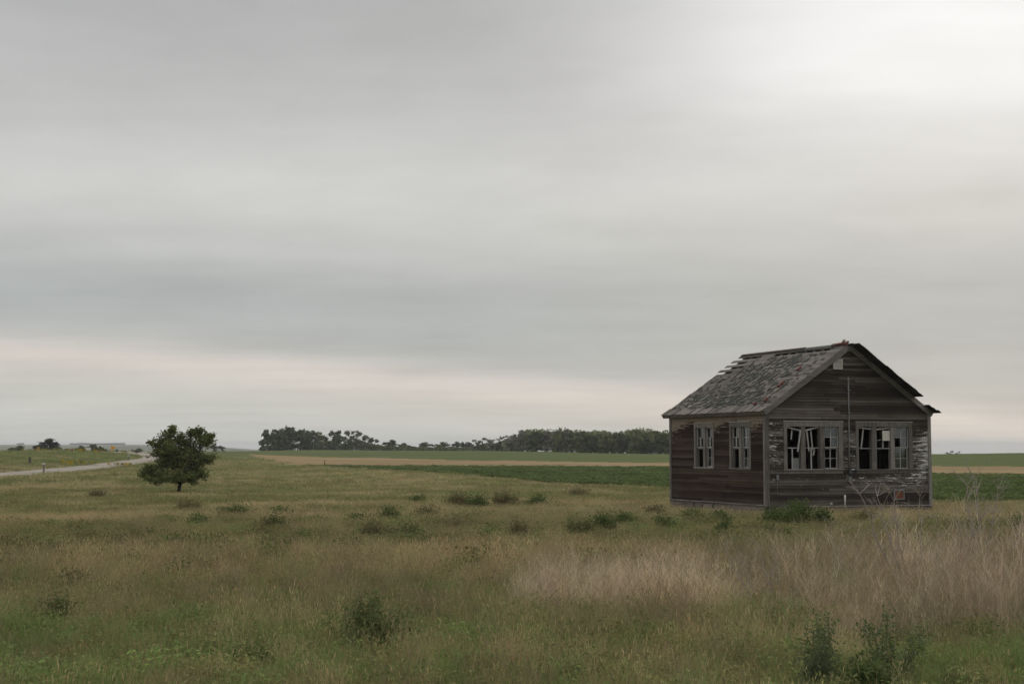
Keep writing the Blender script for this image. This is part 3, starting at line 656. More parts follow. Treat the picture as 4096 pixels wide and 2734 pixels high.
b = MB(); b.tube([(3.145, -.065, .45), (3.14, -.065, .25), (3.138, -.07, -.05)], [.035]*3, 8); b.build('drain_pipe', M['vent'], house, True)
for (u0, z0) in ((2.55, .13), (.15, 2.9)): part('tin_patch', 'vent', lambda b: b.box(u0, u0+.09, -.036, -.0285, z0, z0+.06))

# ---- roof
OH = 0.17; SL = (HW/2+OH)/cp; PH = 0.172
def slope_pt(side, w_, v, n):
    x = -OH + w_*cp - n*sp; z = EAVE - OH*math.tan(PITCH) + w_*sp + n*cp + 0.03
    return (x if side == 0 else HW-x, v, z)
def slab(b, side, w0, w1, v0, v1, n0, n1, sk0=0.0, sk1=0.0, lift=0.0):
    q = [slope_pt(side, w0, v0, n0), slope_pt(side, w0, v1+sk1, n0), slope_pt(side, w1, v1, n0+lift), slope_pt(side, w1, v0+sk0, n0+lift),
         slope_pt(side, w0, v0, n1), slope_pt(side, w0, v1+sk1, n1), slope_pt(side, w1, v1, n1+lift), slope_pt(side, w1, v0+sk0, n1+lift)]
    if side == 0: q = [q[0], q[3], q[2], q[1], q[4], q[7], q[6], q[5]]
    b.hexa(q)
rr = random.Random(12)
roof = part('roof', 'rafter', lambda b: b.box(HW/2-.02, HW/2+.02, 0.0, 7.1, APEX-.17, APEX-.02))       # ridge beam
for k in range(13):
    v0 = 0.14+k*0.545
    for side in (0, 1):
        sub(roof, 'rafter', 'rafter', lambda b: slab(b, side, 0.05, SL-.03, v0, v0+.045, -.13, -.002))
NR = int(SL/PH)
VB = 7.2
def roof_board(side, k, v0, v1, m, thick=.020, dn=0.0, shrink=.006, sk=0.0):
    w0 = k*PH; w1 = min(w0+PH-shrink, SL)
    return sub(roof, 'roof_board', m, lambda b: slab(b, side, w0, w1, v0, v1, dn, dn+thick, rr.uniform(-.01, .01), sk))
for k in range(NR+1):
    top = NR-k; v1 = VB + rr.uniform(-.05, .03); v0 = -0.085
    gaps = []
    if top == 2: gaps = [(0.55, 4.4), (5.3, 8)]
    elif top == 3: v1 = 7.28
    elif top == 4: gaps = [(5.95, 8)]
    elif top == 5: v1 = 7.30
    elif top == 6: gaps = [(5.6, 8)]
    elif top == 7: v1 = 7.34
    elif top == 8: gaps = [(6.1, 8)]
    segs = [(v0, v1)]
    for a, b_ in gaps: segs = [s for p, q in segs for s in ((p, min(q, a)), (max(p, b_), q)) if s[1]-s[0] > .1]
    for p, q in segs:
        if q-p > 4.2:
            c_ = rr.uniform(p+1.4, q-1.4); roof_board(0, k, p, c_-.003, 'roof_board', dn=rr.uniform(0, .006)); roof_board(0, k, c_+.003, q, 'roof_board', dn=rr.uniform(0, .006))
        else: roof_board(0, k, p, q, 'roof_board', dn=rr.uniform(0, .006))
for k in range(NR+1):
    f0 = -0.62 + rr.uniform(-.03, .03)
    if k < 2: f0 = -0.50+0.1*k
    elif k == 2: f0 = -0.35
    elif k < 6: f0 = 0.02+rr.uniform(-.10, .05)
    elif NR-k == 0: f0 = -0.30
    roof_board(1, k, f0, 3.4, 'under_board', shrink=.004); roof_board(1, k, 3.403, VB+rr.uniform(-.1, .05), 'under_board', shrink=.004)
sub(roof, 'fascia_board', 'trim_h', lambda b: slab(b, 0, -.035, -.002, -0.07, VB, -.11, .018))
sub(roof, 'fascia_board', 'under_board', lambda b: slab(b, 1, -.035, -.002, 0.0, VB, -.11, .018))
sub(roof, 'ridge_cap', 'shingle_green', lambda b: slab(b, 0, SL-.15, SL+.005, 0.62, 2.6, .024, .042)); sub(roof, 'ridge_cap', 'ridge_rust', lambda b: slab(b, 0, SL-.07, SL+.03, 2.62, 7.12, .034, .060))
sub(roof, 'ridge_cap', 'shingle_green', lambda b: slab(b, 0, SL-.15, SL-.06, 2.62, 7.15, .024, .036))
sub(roof, 'loose_strip', 'roof_board', lambda b: b.bar(slope_pt(0, SL-1.05, 5.5, .045), slope_pt(0, SL-2.05, 5.2, .05), .05, .025, (-.5, 0, .8)))
sub(roof, 'loose_strip', 'roof_board', lambda b: b.bar(slope_pt(0, 1.05, 4.2, .05), slope_pt(0, 1.2, 2.9, .05), .05, .02, (-.5, 0, .8)))
# shingles: a full course at the eave, torn remnants above it
def shingle(w0, w1, v0, v1, n, m, lift): sub(roof, 'shingle', m, lambda b: slab(b, 0, w0, w1, v0, v1, n, n+.012, rr.uniform(-.03, .03), rr.uniform(-.03, .03), lift))
v = -0.07; cnt = 0
while v < 7.15:
    wd = rr.uniform(.10, .21); shingle(-.07+rr.uniform(-.03, .04), .33+rr.uniform(-.06, .16), v, v+wd-.006, .046, 'shingle', -.018); v += wd; cnt += 1
def dens(w_, v):
    d = 0.05
    d += 1.0*math.exp(-(((w_-.75)/.42)**2 + ((v-3.2)/2.1)**2)); d += .60*math.exp(-(((w_-2.4)/.7)**2 + ((v-3.4)/1.1)**2))
    d += .35*math.exp(-(((w_-3.3)/.35)**2 + ((v-3.0)/1.6)**2)); d += .25*math.exp(-(((w_-1.5)/.6)**2 + ((v-2.2)/1.6)**2))
    if v < .55: d *= .15
    return d
tries = 0
while cnt < 292 and tries < 9000:
    tries += 1; w_ = rr.uniform(.25, SL-.55); v = rr.uniform(.1, 6.9)
    if rr.random() > dens(w_, v) or (v > 5.6 and w_ > SL-1.6): continue
    wd = rr.uniform(.09, .22); ln = rr.uniform(.10, .30); g = rr.random() < (.85 if dens(w_, v) > .5 else .74)
    shingle(w_, w_+ln, v, v+wd, .027+rr.uniform(0, .02), 'shingle_green' if g else 'shingle', -rr.uniform(0, .008)); cnt += 1
b1, b2 = MB(), MB()
for i in range(1100):                       # scraps too small to pick apart
    w_ = rr.uniform(.2, SL-.5); v = rr.uniform(.05, 7.0)
    if v > 5.6 and w_ > SL-1.6: continue
    if rr.random() > .25+1.2*dens(w_, v): continue
    w_ = round(w_/PH*2)/2*PH + rr.uniform(-.02, .02); d_ = dens(w_, v)
    slab(b1 if rr.random() < .8 else b2, 0, w_, w_+rr.uniform(.03, .09), v, v+rr.uniform(.04, .13), .024, .036+rr.uniform(0, .012), rr.uniform(-.02, .02), rr.uniform(-.02, .02))
for b, m in ((b1, 'shingle_green'), (b2, 'shingle')): tag(b.build('shingle_scraps', M[m], roof), kind='stuff')

# ---- bricks of the fallen chimney, each lying on the roof
M['brick'] = flat_material('red_brick', (.14, .058, .044), 0.9, 0.35, 20)
M['mortar'] = flat_material('mortared_brick', (.17, .13, .11), 0.95, 0.35, 12)
def hw(p): return HO + Matrix.Rotation(TH, 3, 'Z') @ Vector(p)
def brick(w_, v, n, rot, label, m='brick', side=0):
    b = MB(); s = (.105, .05, .035); q = []
    for z in (-1, 1):
        for x, y in ((-1, -1), (1, -1), (1, 1), (-1, 1)): q.append((x*s[0]*(1 if z < 0 else .96), y*s[1]*(1 if z < 0 else .94), z*s[2]))
    b.hexa(q); o = b.build('brick', M[m]); bv = o.modifiers.new('edge', 'BEVEL'); bv.width = .006; bv.segments = 2
    o.location = hw(slope_pt(side, w_, v, n)); o.rotation_euler = (Matrix.Rotation(TH, 3, 'Z') @ Matrix.Rotation(-PITCH, 3, 'Y') @ Matrix.Rotation(rot, 3, 'Z')).to_euler()
    tag(o, label, 'brick', 'bricks fallen from the chimney')
n_b = .062
brick(2.72, 1.03, n_b, .3, 'red brick highest of those lying loose on the roof slope')
brick(1.80, .92, n_b, .5, 'upper of two red bricks lying close together mid roof')
brick(1.64, .90, n_b, .35, 'lower of two red bricks lying close together mid roof')
brick(.66, .52, n_b+.012, .45, 'red brick lying low on the roof near the rake board')
brick(.44, .95, n_b+.012, 1.2, 'lowest red brick, lying just above the eave shingles')
top_l = ['red brick nearest the gable on the ridge rubble', 'second red brick along the ridge rubble from the gable', 'third red brick along the ridge rubble from the gable', 'mortar grey brick at the far end of the ridge rubble',
         'mortar grey brick on top of the ridge rubble over the gable']
for i, (w_, v, n, r_, m) in enumerate(((SL-.05, -.02, .072, .1, 'brick'), (SL-.06, .22, .072, 1.4, 'brick'), (SL-.07, .44, .072, 1.5, 'brick'), (SL-.10, .68, .080, 1.6, 'mortar'), (SL-.03, .10, .140, .7, 'mortar'))):
    brick(w_, v, n, r_, top_l[i], m)
# ================================================================== trees
M['bark'] = wood_material('bark', (.030, .025, .020), (.090, .075, .062), None, (14, 14, 2.5), 0.95, 0.2)
M['bark_pale'] = wood_material('pale_bark', (.10, .092, .082), (.22, .205, .19), None, (10, 10, 2), 0.95, 0.3)
def leaf_quads(C, size, r_, colr, flat=0.0, aspect=1.9):
    """one leaf-shaped quad per centre; colr (n,3)"""
    n = len(C); a = r_.normal(size=(n, 3)); a[:, 2] *= (1-flat); a /= np.linalg.norm(a, axis=1)[:, None]
    b = r_.normal(size=(n, 3)); b -= a*(a*b).sum(1)[:, None]; b /= np.linalg.norm(b, axis=1)[:, None]
    s = (size*r_.uniform(.6, 1.35, n))[:, None]; l = a*s*aspect/2; w_ = b*s/2
    V = np.stack([C-l, C+w_*.9-l*.1, C+l, C-w_*.9-l*.1], 1).reshape(-1, 3)
    F = np.arange(4*n).reshape(n, 4); return V, F, np.repeat(colr, 4, 0)
def merge(parts):
    V, F, Cc, k = [], [], [], 0
    for v, f, c in parts: V.append(v); F.append(f+k); Cc.append(c); k += len(v)
    return np.concatenate(V), np.concatenate(F), np.concatenate(Cc)
def limb(mb, a, b, r0, r1, r_, sag=.12, n=5, sides=6):
    a = np.array(a, float); b = np.array(b, float); L = np.linalg.norm(b-a); p = []
    off = r_.normal(size=3)*L*sag
    for i in range(n):
        t_ = i/(n-1); p.append(a+(b-a)*t_+off*math.sin(math.pi*t_)*.5+np.array([0, 0, L*.08*math.sin(math.pi*t_)]))
    mb.tube(p, [r0+(r1-r0)*i/(n-1) for i in range(n)], sides); return p
def tree_meshes(name, clumps, trunk_top, r0, nleaf, lsize, cols, seed, bark='bark', twigs=3, base=(0, 0, 0)):
    """clumps: (x, y, z, rx, rz, weight). Returns trunk mesh, crown mesh."""
    r_ = np.random.default_rng(seed); mb = MB(); top = np.array(trunk_top, float)
    limb(mb, base, top, r0, r0*.75, r_, .05, 5, 8); parts = []; tot = sum(c[5] for c in clumps)
    for c in clumps:
        ctr = np.array(c[:3]); k = 0.35+0.5*r_.random()
        st = top + (ctr-top)*0 if ctr[2] < top[2]*1.5 else top*1.0
        limb(mb, st-np.array([0, 0, r0*r_.random()]), ctr, r0*.42, r0*.10, r_, .10, 5, 5)
        for j in range(twigs):
            e = ctr + r_.normal(size=3)*np.array([c[3], c[3], c[4]])*.75
            limb(mb, ctr*(1-k*.3)+st*k*.3, e, r0*.12, r0*.03, r_, .12, 4, 4)
        n = int(nleaf*c[5]/tot); sub_n = max(3, n//45); sc_ = r_.normal(size=(sub_n, 3)); sc_ /= np.maximum(np.linalg.norm(sc_, axis=1)[:, None], .6); sc_ *= (r_.random(sub_n)**.5)[:, None]
        sc_ = ctr+sc_*np.array([c[3], c[3], c[4]])*1.05
        w_ = r_.integers(0, sub_n, n); spread = min(c[3], c[4])*.36
        C = sc_[w_]+r_.normal(size=(n, 3))*spread*np.array([1.15, 1.15, .75])
        tone = r_.uniform(.7, 1.25, sub_n)[w_]*r_.uniform(.75, 1.25, n)
        base_c = np.array(cols)[r_.integers(0, len(cols), sub_n)][w_]
        parts.append(leaf_quads(C, lsize, r_, base_c*tone[:, None], .2))
    V, F, Cc = merge(parts)
    return mb.mesh(name+'_trunk', M[bark]), np_mesh(name+'_crown', V, F, M['plant'], Cc)
def tree_thing(name, tm, cm, loc, sc=(1, 1, 1), rz=0.0, label=None, cat='tree', group=None):
    e = empty(name, loc, rz); e.scale = sc; add('trunk', tm, e); add('crown', cm, e); return tag(e, label, cat, group)
# the lone tree in the grass: clump centres measured from its outline
G1 = [(.135, .168, .054), (.155, .180, .062), (.112, .142, .046), (.170, .176, .070)]
lone = [(-2.2, .1, 1.75, .75, .50, 1.1), (-1.3, -.6, 1.35, .9, .42, 1.2), (-.3, -.9, 1.45, .9, .45, 1.3), (.9, -.6, 1.35, .9, .45, 1.2), (1.5, .4, 1.6, .6, .45, .8), (-1.8, .5, 1.25, .7, .35, .7),
        (-1.2, .2, 2.4, .8, .55, 1.2), (0, .1, 2.5, .8, .6, 1.1), (1.1, .1, 2.35, .7, .5, .8), (-1.5, .1, 3.3, .75, .5, 1.1), (-.4, -.5, 3.4, .8, .55, 1.2), (.8, .2, 3.5, .8, .55, 1.1), (2.0, .1, 2.9, .75, .42, .9),
        (-1.9, .0, 4.0, .45, .32, .5), (-.9, .1, 4.35, .60, .55, 1.1), (-.7, .1, 4.95, .38, .28, .45), (.25, .2, 4.3, .65, .45, .9), (.9, .0, 4.75, .42, .40, .55), (1.9, .0, 4.15, .65, .50, 1.1), (1.45, .1, 4.85, .36, .36, .45), (2.35, .1, 4.4, .40, .35, .45), (-2.5, 0, 2.15, .45, .3, .3), (.4, .6, 1.9, .9, .5, .8), (-.6, .7, 2.9, .9, .6, .8)]
tm, cm = tree_meshes('lone_tree', lone, (.1, 0, .85), .16, 16500, .112, G1, 5)
tree_thing('broadleaf_tree', tm, cm, (-25.6, 109.8, -1.5), (1, 1, 1), 0, 'lone bushy green tree standing by itself in the open grass', 'tree')

# unit trees (height 1, crown radius about .5) for the far groves
def unit_tree(seed, style):
    r_ = np.random.default_rng(seed); cl = []
    if style == 'round':
        for k in range(17):
            a = r_.uniform(0, 6.28); rad = .34*math.sqrt(r_.random()); z = r_.uniform(.14, .82); rad *= 1.25-abs(z-.52)*1.3
            cl.append((rad*math.cos(a), rad*math.sin(a), z, .20, .13, 1.0))
        cl.append((0, 0, .88, .16, .09, .8))
    elif style == 'tall':
        for k in range(12):
            a = r_.uniform(0, 6.28); z = r_.uniform(.18, .90); rad = .32*r_.random()**.5
            cl.append((rad*math.cos(a), rad*math.sin(a), z, .18, .11, 1.0))
    elif style == 'dome':
        for k in range(34):
            a = r_.uniform(0, 6.28); ph = math.acos(r_.uniform(0, 1)); q = r_.uniform(.7, 1.0)
            cl.append((.44*q*math.sin(ph)*math.cos(a), .44*q*math.sin(ph)*math.sin(a), .18+.74*q*math.cos(ph), .13, .11, 1.0))
    elif style == 'thin':
        for k in range(15):
            a = r_.uniform(0, 6.28); z = r_.uniform(.16, .93); rad = .40*r_.random()**.5
            cl.append((rad*math.cos(a), rad*math.sin(a), z, .17, .10, .6))
    else:
        for k in range(20):
            a = r_.uniform(0, 6.28); z = r_.uniform(.04, .86); rad = .44*r_.random()**.5*(1.05-.45*z)
            cl.append((rad*math.cos(a), rad*math.sin(a), z, .15, .11, 1.0))
    if style in ('round', 'tall', 'thin'):
        for k in range(5):
            a = r_.uniform(0, 6.28); cl.append((.30*math.cos(a), .30*math.sin(a), r_.uniform(.05, .16), .17, .08, .55))
    return cl
GF = [(.124, .148, .072), (.138, .158, .078), (.110, .130, .066)]; GG = [(.235, .222, .172), (.185, .185, .130), (.26, .245, .20)]; GL = [(.165, .190, .080), (.148, .172, .076), (.185, .196, .094)]
UT = {}
for key, style, cols, nl, ls, bk in (('r1', 'round', GF, 3000, .06, 'bark'), ('r2', 'round', GL, 2400, .06, 'bark'), ('t1', 'tall', GF, 1900, .058, 'bark'), ('n1', 'thin', GF, 1300, .055, 'bark'), ('n2', 'thin', GL, 1300, .055, 'bark'),
                                 ('g1', 'tall', GG, 1600, .05, 'bark_pale'), ('g2', 'tall', GG, 1400, .05, 'bark_pale'), ('b1', 'bush', GF, 1900, .065, 'bark'), ('b2', 'bush', GL, 1900, .065, 'bark'), ('d1', 'dome', [(.075, .075, .055), (.066, .07, .048)], 5200, .045, 'bark')):
    UT[key] = tree_meshes('far_'+key, unit_tree(hash_seed := sum(map(ord, key)), style), (.01, 0, .30 if style != 'bush' else .10), .022, nl, ls, cols, hash_seed, bk)
def far_tree(name, key, px, ytop, wpx, Y, label, group, extra=0.0):
    X = (px-2048)/FPX*Y; g = float(ground_z(X, Y)); ht = CAM_Z + Y*(1790-ytop)/FPX - g; wd = wpx*Y/FPX
    r_ = random.Random(px); tm, cm = UT[key]; wf = 1.02 if key[0] in 'bd' else 1.3
    return tree_thing(name, tm, cm, (round(X, 2), Y, g-.1), (wd*wf, wd*wf, ht*1.04), r_.uniform(0, 6.28), label, 'tree' if 'shrub' not in name else 'shrub', group)
ORD = ['first', 'second', 'third', 'fourth', 'fifth', 'sixth', 'seventh', 'eighth', 'ninth', 'tenth', 'eleventh', 'twelfth', 'thirteenth', 'fourteenth', 'fifteenth', 'sixteenth', 'seventeenth', 'eighteenth', 'nineteenth', 'twentieth', 'twenty-first', 'twenty-second']
gl_ = 'trees of the grove on the ridge'
grove = [('b1', 1058, 1754, 44, 612), ('r1', 1094, 1712, 66, 610), ('r2', 1128, 1716, 56, 622), ('r1', 1165, 1702, 74, 612), ('r1', 1206, 1713, 62, 618), ('t1', 1243, 1722, 58, 610), ('r2', 1272, 1728, 46, 622),
         ('n1', 1318, 1728, 56, 612), ('t1', 1346, 1722, 56, 618), ('n1', 1384, 1724, 52, 610), ('n2', 1416, 1726, 50, 620), ('n1', 1446, 1724, 50, 612)]
for i, (k, px, yt, wp, Y) in enumerate(grove):
    lb = 'tallest tree of the dark grove on the ridge beyond the stubble' if yt == 1702 else ORD[i]+' tree from the open end of the dark ridge grove'
    far_tree('grove_tree', k, px, yt, wp, Y, lb, gl_)
for i, (k, px, yt, wp, Y, lb) in enumerate([('b2', 1492, 1750, 74, 625, 'low rounded tree next to the open crowned end of the grove'), ('b1', 1558, 1757, 66, 640, 'rounded dark tree standing just clear of the ridge grove'), ('b1', 1612, 1769, 48, 640, 'small round tree dwindling off the end of the grove'),
        ('b1', 1650, 1779, 50, 645, 'lowest shrub-like tree on the ridge between grove and wood'), ('b1', 1708, 1766, 66, 640, 'wide low tree beside the gap on the ridge line'), ('r2', 1771, 1767, 52, 640, 'small rounded ridge tree between two gaps'),
        ('b1', 1826, 1764, 46, 640, 'small ridge tree before the slender one near the wood'), ('r1', 1868, 1764, 36, 640, 'slender small ridge tree next to low scrub'), ('b1', 1902, 1776, 46, 600, 'low scrubby tree between slender tree and the wood'),
        ('n2', 1926, 1752, 50, 560, 'ragged tree with two tops just outside the wood'), ('g1', 1968, 1757, 60, 555, 'greyish low tree at the thin end of the wood'), ('n1', 2004, 1746, 48, 550, 'ragged grey green tree at the thin end of the wood')]):
    far_tree('ridge_tree', k, px, yt, wp, Y, lb, 'scattered trees along the ridge')
wood = [('g1', 2046, 1732, 70), ('g2', 2080, 1726, 62), ('g1', 2112, 1724, 60), ('r1', 2146, 1720, 62), ('g2', 2178, 1719, 60), ('g1', 2212, 1717, 64), ('r2', 2240, 1722, 56), ('g2', 2268, 1722, 60), ('t1', 2300, 1724, 58), ('r2', 2332, 1725, 62), ('r1', 2366, 1726, 62), ('r2', 2398, 1730, 60), ('r2', 2434, 1732, 70), ('r1', 2472, 1729, 64),
        ('r1', 2508, 1726, 62), ('r2', 2545, 1723, 66), ('r1', 2582, 1725, 66), ('r2', 2618, 1722, 66), ('r1', 2655, 1724, 66), ('r1', 2692, 1725, 66), ('r1', 2730, 1727, 66)]
for i, (k, px, yt, wp) in enumerate(wood):
    Y = float(np.interp(px, [2046, 2400, 2730], [525, 478, 452])) + (i % 3)*4
    far_tree('woodland_tree', k, px, yt+[4, -3, 7, 0, 9, 2][(i*7) % 6], wp*1.05, Y, ORD[i]+(' bare grey' if k[0] == 'g' else ' leafy green')+' tree along the near edge of the wood from its thin end', 'trees at the edge of the wood')
# the wood behind its front row reads as one mass
r_ = np.random.default_rng(77); n = 15000
px = r_.uniform(2030, 2790, n); Yw = np.interp(px, [2046, 2400, 2790], [540, 492, 465]) + r_.uniform(4, 42, n); Xw = (px-2048)/FPX*Yw; gw = ground_z(Xw, Yw)
can = CAM_Z + Yw*(1790-np.interp(px, [2030, 2060, 2100, 2160, 2350, 2450, 2560, 2800], [1796, 1764, 1733, 1723, 1728, 1733, 1726, 1728]))/FPX
can += (fnoise(Xw*.16, Yw*.16, 3, 2)-.55)*5.0
Zw = gw + (can-gw)*np.clip(r_.random(n)**.55, 0, 1)
cw = 1.15*np.array(GF+GL)[(fnoise(Xw*.1, Yw*.1, 8, 2)*6).astype(int) % 6]*(r_.uniform(.7, 1.2, n)*(.8+.5*fnoise(Xw*.3, Zw*.3, 4, 3)))[:, None]
V, F, Cc = leaf_quads(np.stack([Xw, Yw, Zw], 1), .62, r_, cw, .3)
tag(add('woodland', np_mesh('woodland', V, F, M['plant'], Cc)), 'dense green wood massed behind its front row of trees', 'wood', kind='stuff')
# undergrowth that closes the feet of the ridge trees
r_ = np.random.default_rng(78); n = 9000; px = r_.uniform(1045, 2060, n); Yw = np.interp(px, [1045, 1500, 1900, 2060], [625, 640, 630, 545]) + r_.uniform(-6, 10, n)
hp = np.interp(px, [1045, 1080, 1290, 1480, 1540, 1650, 1720, 1890, 1960, 2060], [8, 34, 34, 26, 20, 9, 12, 13, 26, 34])*(.45+1.1*fnoise(px*.045, px*0, 19, 3))
Xw = (px-2048)/FPX*Yw; gw = ground_z(Xw, Yw); Zw = gw + r_.random(n)*np.maximum(CAM_Z+Yw*(hp-8)/FPX-gw, .3)
cw = np.array(GF+GL)[r_.integers(0, 6, n)]*r_.uniform(.6, 1.2, n)[:, None]; V, F, Cc = leaf_quads(np.stack([Xw, Yw, Zw], 1), .55, r_, cw, .3)
tag(add('undergrowth', np_mesh('undergrowth', V, F, M['plant'], Cc)), 'dark undergrowth closing the feet of the ridge trees', 'undergrowth', kind='stuff')
# trees and shrubs on the left
for k, px, yt, wp, Y, nm, lb in [('d1', 196, 1748, 104, 420, 'dome_tree', 'broad dome shaped tree with open twigs left of the road bend'), ('b1', 66, 1780, 76, 430, 'shrub', 'dark low shrub at the left edge beyond the green bank'),
        ('b1', 275, 1791, 60, 470, 'shrub', 'low dark shrub right beside the dome shaped tree'), ('b1', 140, 1797, 40, 430, 'shrub', 'small dark shrub at the foot of the dome shaped tree, edge side'), ('b1', 322, 1780, 50, 520, 'shrub', 'dark shrub just left of the white roadside panel'), ('r1', 374, 1773, 44, 520, 'shrub', 'tallest dark shrub just right of the white roadside panel'), ('b1', 398, 1783, 34, 520, 'shrub', 'low dark shrub next to the tallest one behind the bank'),
        ('b1', 424, 1788, 34, 540, 'shrub', 'small shrub behind the gravel bend, left of the yellow sign'), ('b1', 466, 1795, 30, 540, 'shrub', 'tiny shrub close beside the yellow pennant sign'), ('b1', 555, 1791, 56, 560, 'shrub', 'low shrub between the yellow sign and the lone tree'),
        ('b1', 868, 1776, 50, 560, 'shrub', 'rounded dark shrub peeping past the lone tree'), ('b1', 893, 1780, 32, 560, 'shrub', 'smaller shrub right of the lone tree on the skyline'), ('n1', 3798, 1802, 34, 900, 'skyline_tree', 'left one of two tiny trees on the right skyline'), ('n1', 3828, 1804, 20, 900, 'skyline_tree', 'right one of two tiny trees on the right skyline')]:
    far_tree(nm, k, px, yt, wp, Y, lb, 'trees and shrubs near the road bend' if px < 1000 else 'tiny skyline trees')
# tree belts on the far hills
def belt(x0, x1, Y, h, n, seed, lb):
    r_ = np.random.default_rng(seed); px = r_.uniform(x0, x1, n); Yb = Y + r_.uniform(-25, 25, n); X = (px-2048)/FPX*Yb
    m = fnoise(px*.03, px*0+seed, 2, 3) > .36; X, Yb = X[m], Yb[m]; Z = ground_z(X, Yb) + r_.uniform(0, 1, m.sum())*h*(.15+1.5*np.clip(fnoise(X*.03, Yb*0, 6, 4)-.25, 0, 1))
    c = np.array([(.045, .055, .03)])*r_.uniform(.7, 1.2, m.sum())[:, None]
    V, F, Cc = leaf_quads(np.stack([X, Yb, Z], 1), 3.2, r_, c, .3, 1.6)
    tag(add('tree_belt', np_mesh('tree_belt', V, F, M['plant'], Cc)), lb, 'trees', kind='stuff')
belt(285, 520, 4560, 6.5, 1500, 3, 'bluish belt of trees along the top of the far hill')
belt(70, 100, 4560, 5, 120, 4, 'tiny clump of trees on the far hill at the left')
# ================================================================== things along the road
M['yellow'] = flat_material('yellow_sign', (.72, .33, .015), 0.55, 0.08, 3)
M['white'] = flat_material('white_paint', (.66, .64, .60), 0.7, 0.10, 3)
M['steel'] = flat_material('sign_post', (.16, .15, .14), 0.6, 0.3, 4)
M['post_wood'] = wood_material('fence_post', (.05, .042, .036), (.15, .13, .11), None, (20, 20, 2), 0.95, 0.3)
def gz(x, y): return float(ground_z(x, y))
def thing(name, x, y, label, cat, group=None, rz=0.0): return tag(empty(name, (x, y, gz(x, y)-.03), rz), label, cat, group)
# yellow pennant sign at the bend
e = thing('pennant_sign', -106.5, 381, 'yellow pennant shaped road sign at the bend of the road', 'sign')
b = MB(); n0 = 0
P_ = [(-.62, 0, 1.15+.62), (-.62, 0, 1.15-.55), (.80, 0, 1.15)]
for d_ in (-.02, .02): b.v += [(x_, d_, z_) for x_, _, z_ in P_]
b.f += [(0, 1, 2), (5, 4, 3), (0, 3, 4, 1), (1, 4, 5, 2), (2, 5, 3, 0)]; b.build('sign_panel', M['yellow'], e)
MB().box(-.05, .05, .025, .09, 0, 1.55).build('post', M['steel'], e)
# white panel on two posts beside the bank
e = thing('roadside_panel', -98.0, 330, 'white panel on posts at the top of the green bank', 'panel')
MB().box(-.55, .55, -.03, .03, .12, .95).build('panel', M['white'], e); MB().box(-.55, .55, -.032, .032, .952, 1.15).build('top_strip', M['metal'], e)
for sx in (-.4, .4): MB().box(sx-.05, sx+.05, .035, .12, 0, 1.1).build('post', M['steel'], e)
def delineator(x, y, h, label):
    e = thing('delineator_post', x, y, label, 'post', 'delineator posts along the road')
    MB().box(-.10, .10, -.035, .035, 0, h-.02).build('post', M['steel'], e)
    MB().box(-.17, .17, -.075, -.037, h-.10, h+.06).build('reflector', M['white'], e)
delineator(-56.4, 172.0, 1.30, 'grey slim roadside post with white top at the near side of the road')
delineator(-76.2, 283.5, 1.05, 'small roadside post with white top on the far bend verge')
def post(name, x, y, w_, h, m, label):
    e = thing(name, x, y, label, 'post'); b = MB(); b.hexa([(-w_, -w_, 0), (w_, -w_, 0), (w_, w_, 0), (-w_, w_, 0), (-w_*.85, -w_*.85, h), (w_*.85, -w_*.85, h), (w_*.85, w_*.85, h*.97), (-w_*.85, w_*.85, h*.97)]); b.build('shaft', M[m], e)
    b = MB(); b.box(-w_*.9, w_*.9, -w_*.9, w_*.9, h*.97, h*1.02); b.build('cap', M[m], e)
M['ochre'] = flat_material('ochre_post', (.36, .235, .07), 0.8, 0.2, 3)
post('marker_post', -99.0, 298, .22, 1.15, 'ochre', 'ochre marker post before the dome shaped tree on the bank')
post('fence_post', -75.0, 222, .19, 1.05, 'post_wood', 'dark stubby wooden post standing in the dry grass beyond the road')
post('fence_post', -92.5, 300, .13, 1.0, 'rust', 'rusty brown post on the slope of the green bank')
post('fence_post', -34.4, 262, .07, 1.1, 'post_wood', 'thin fence post at the edge of the stubble field')

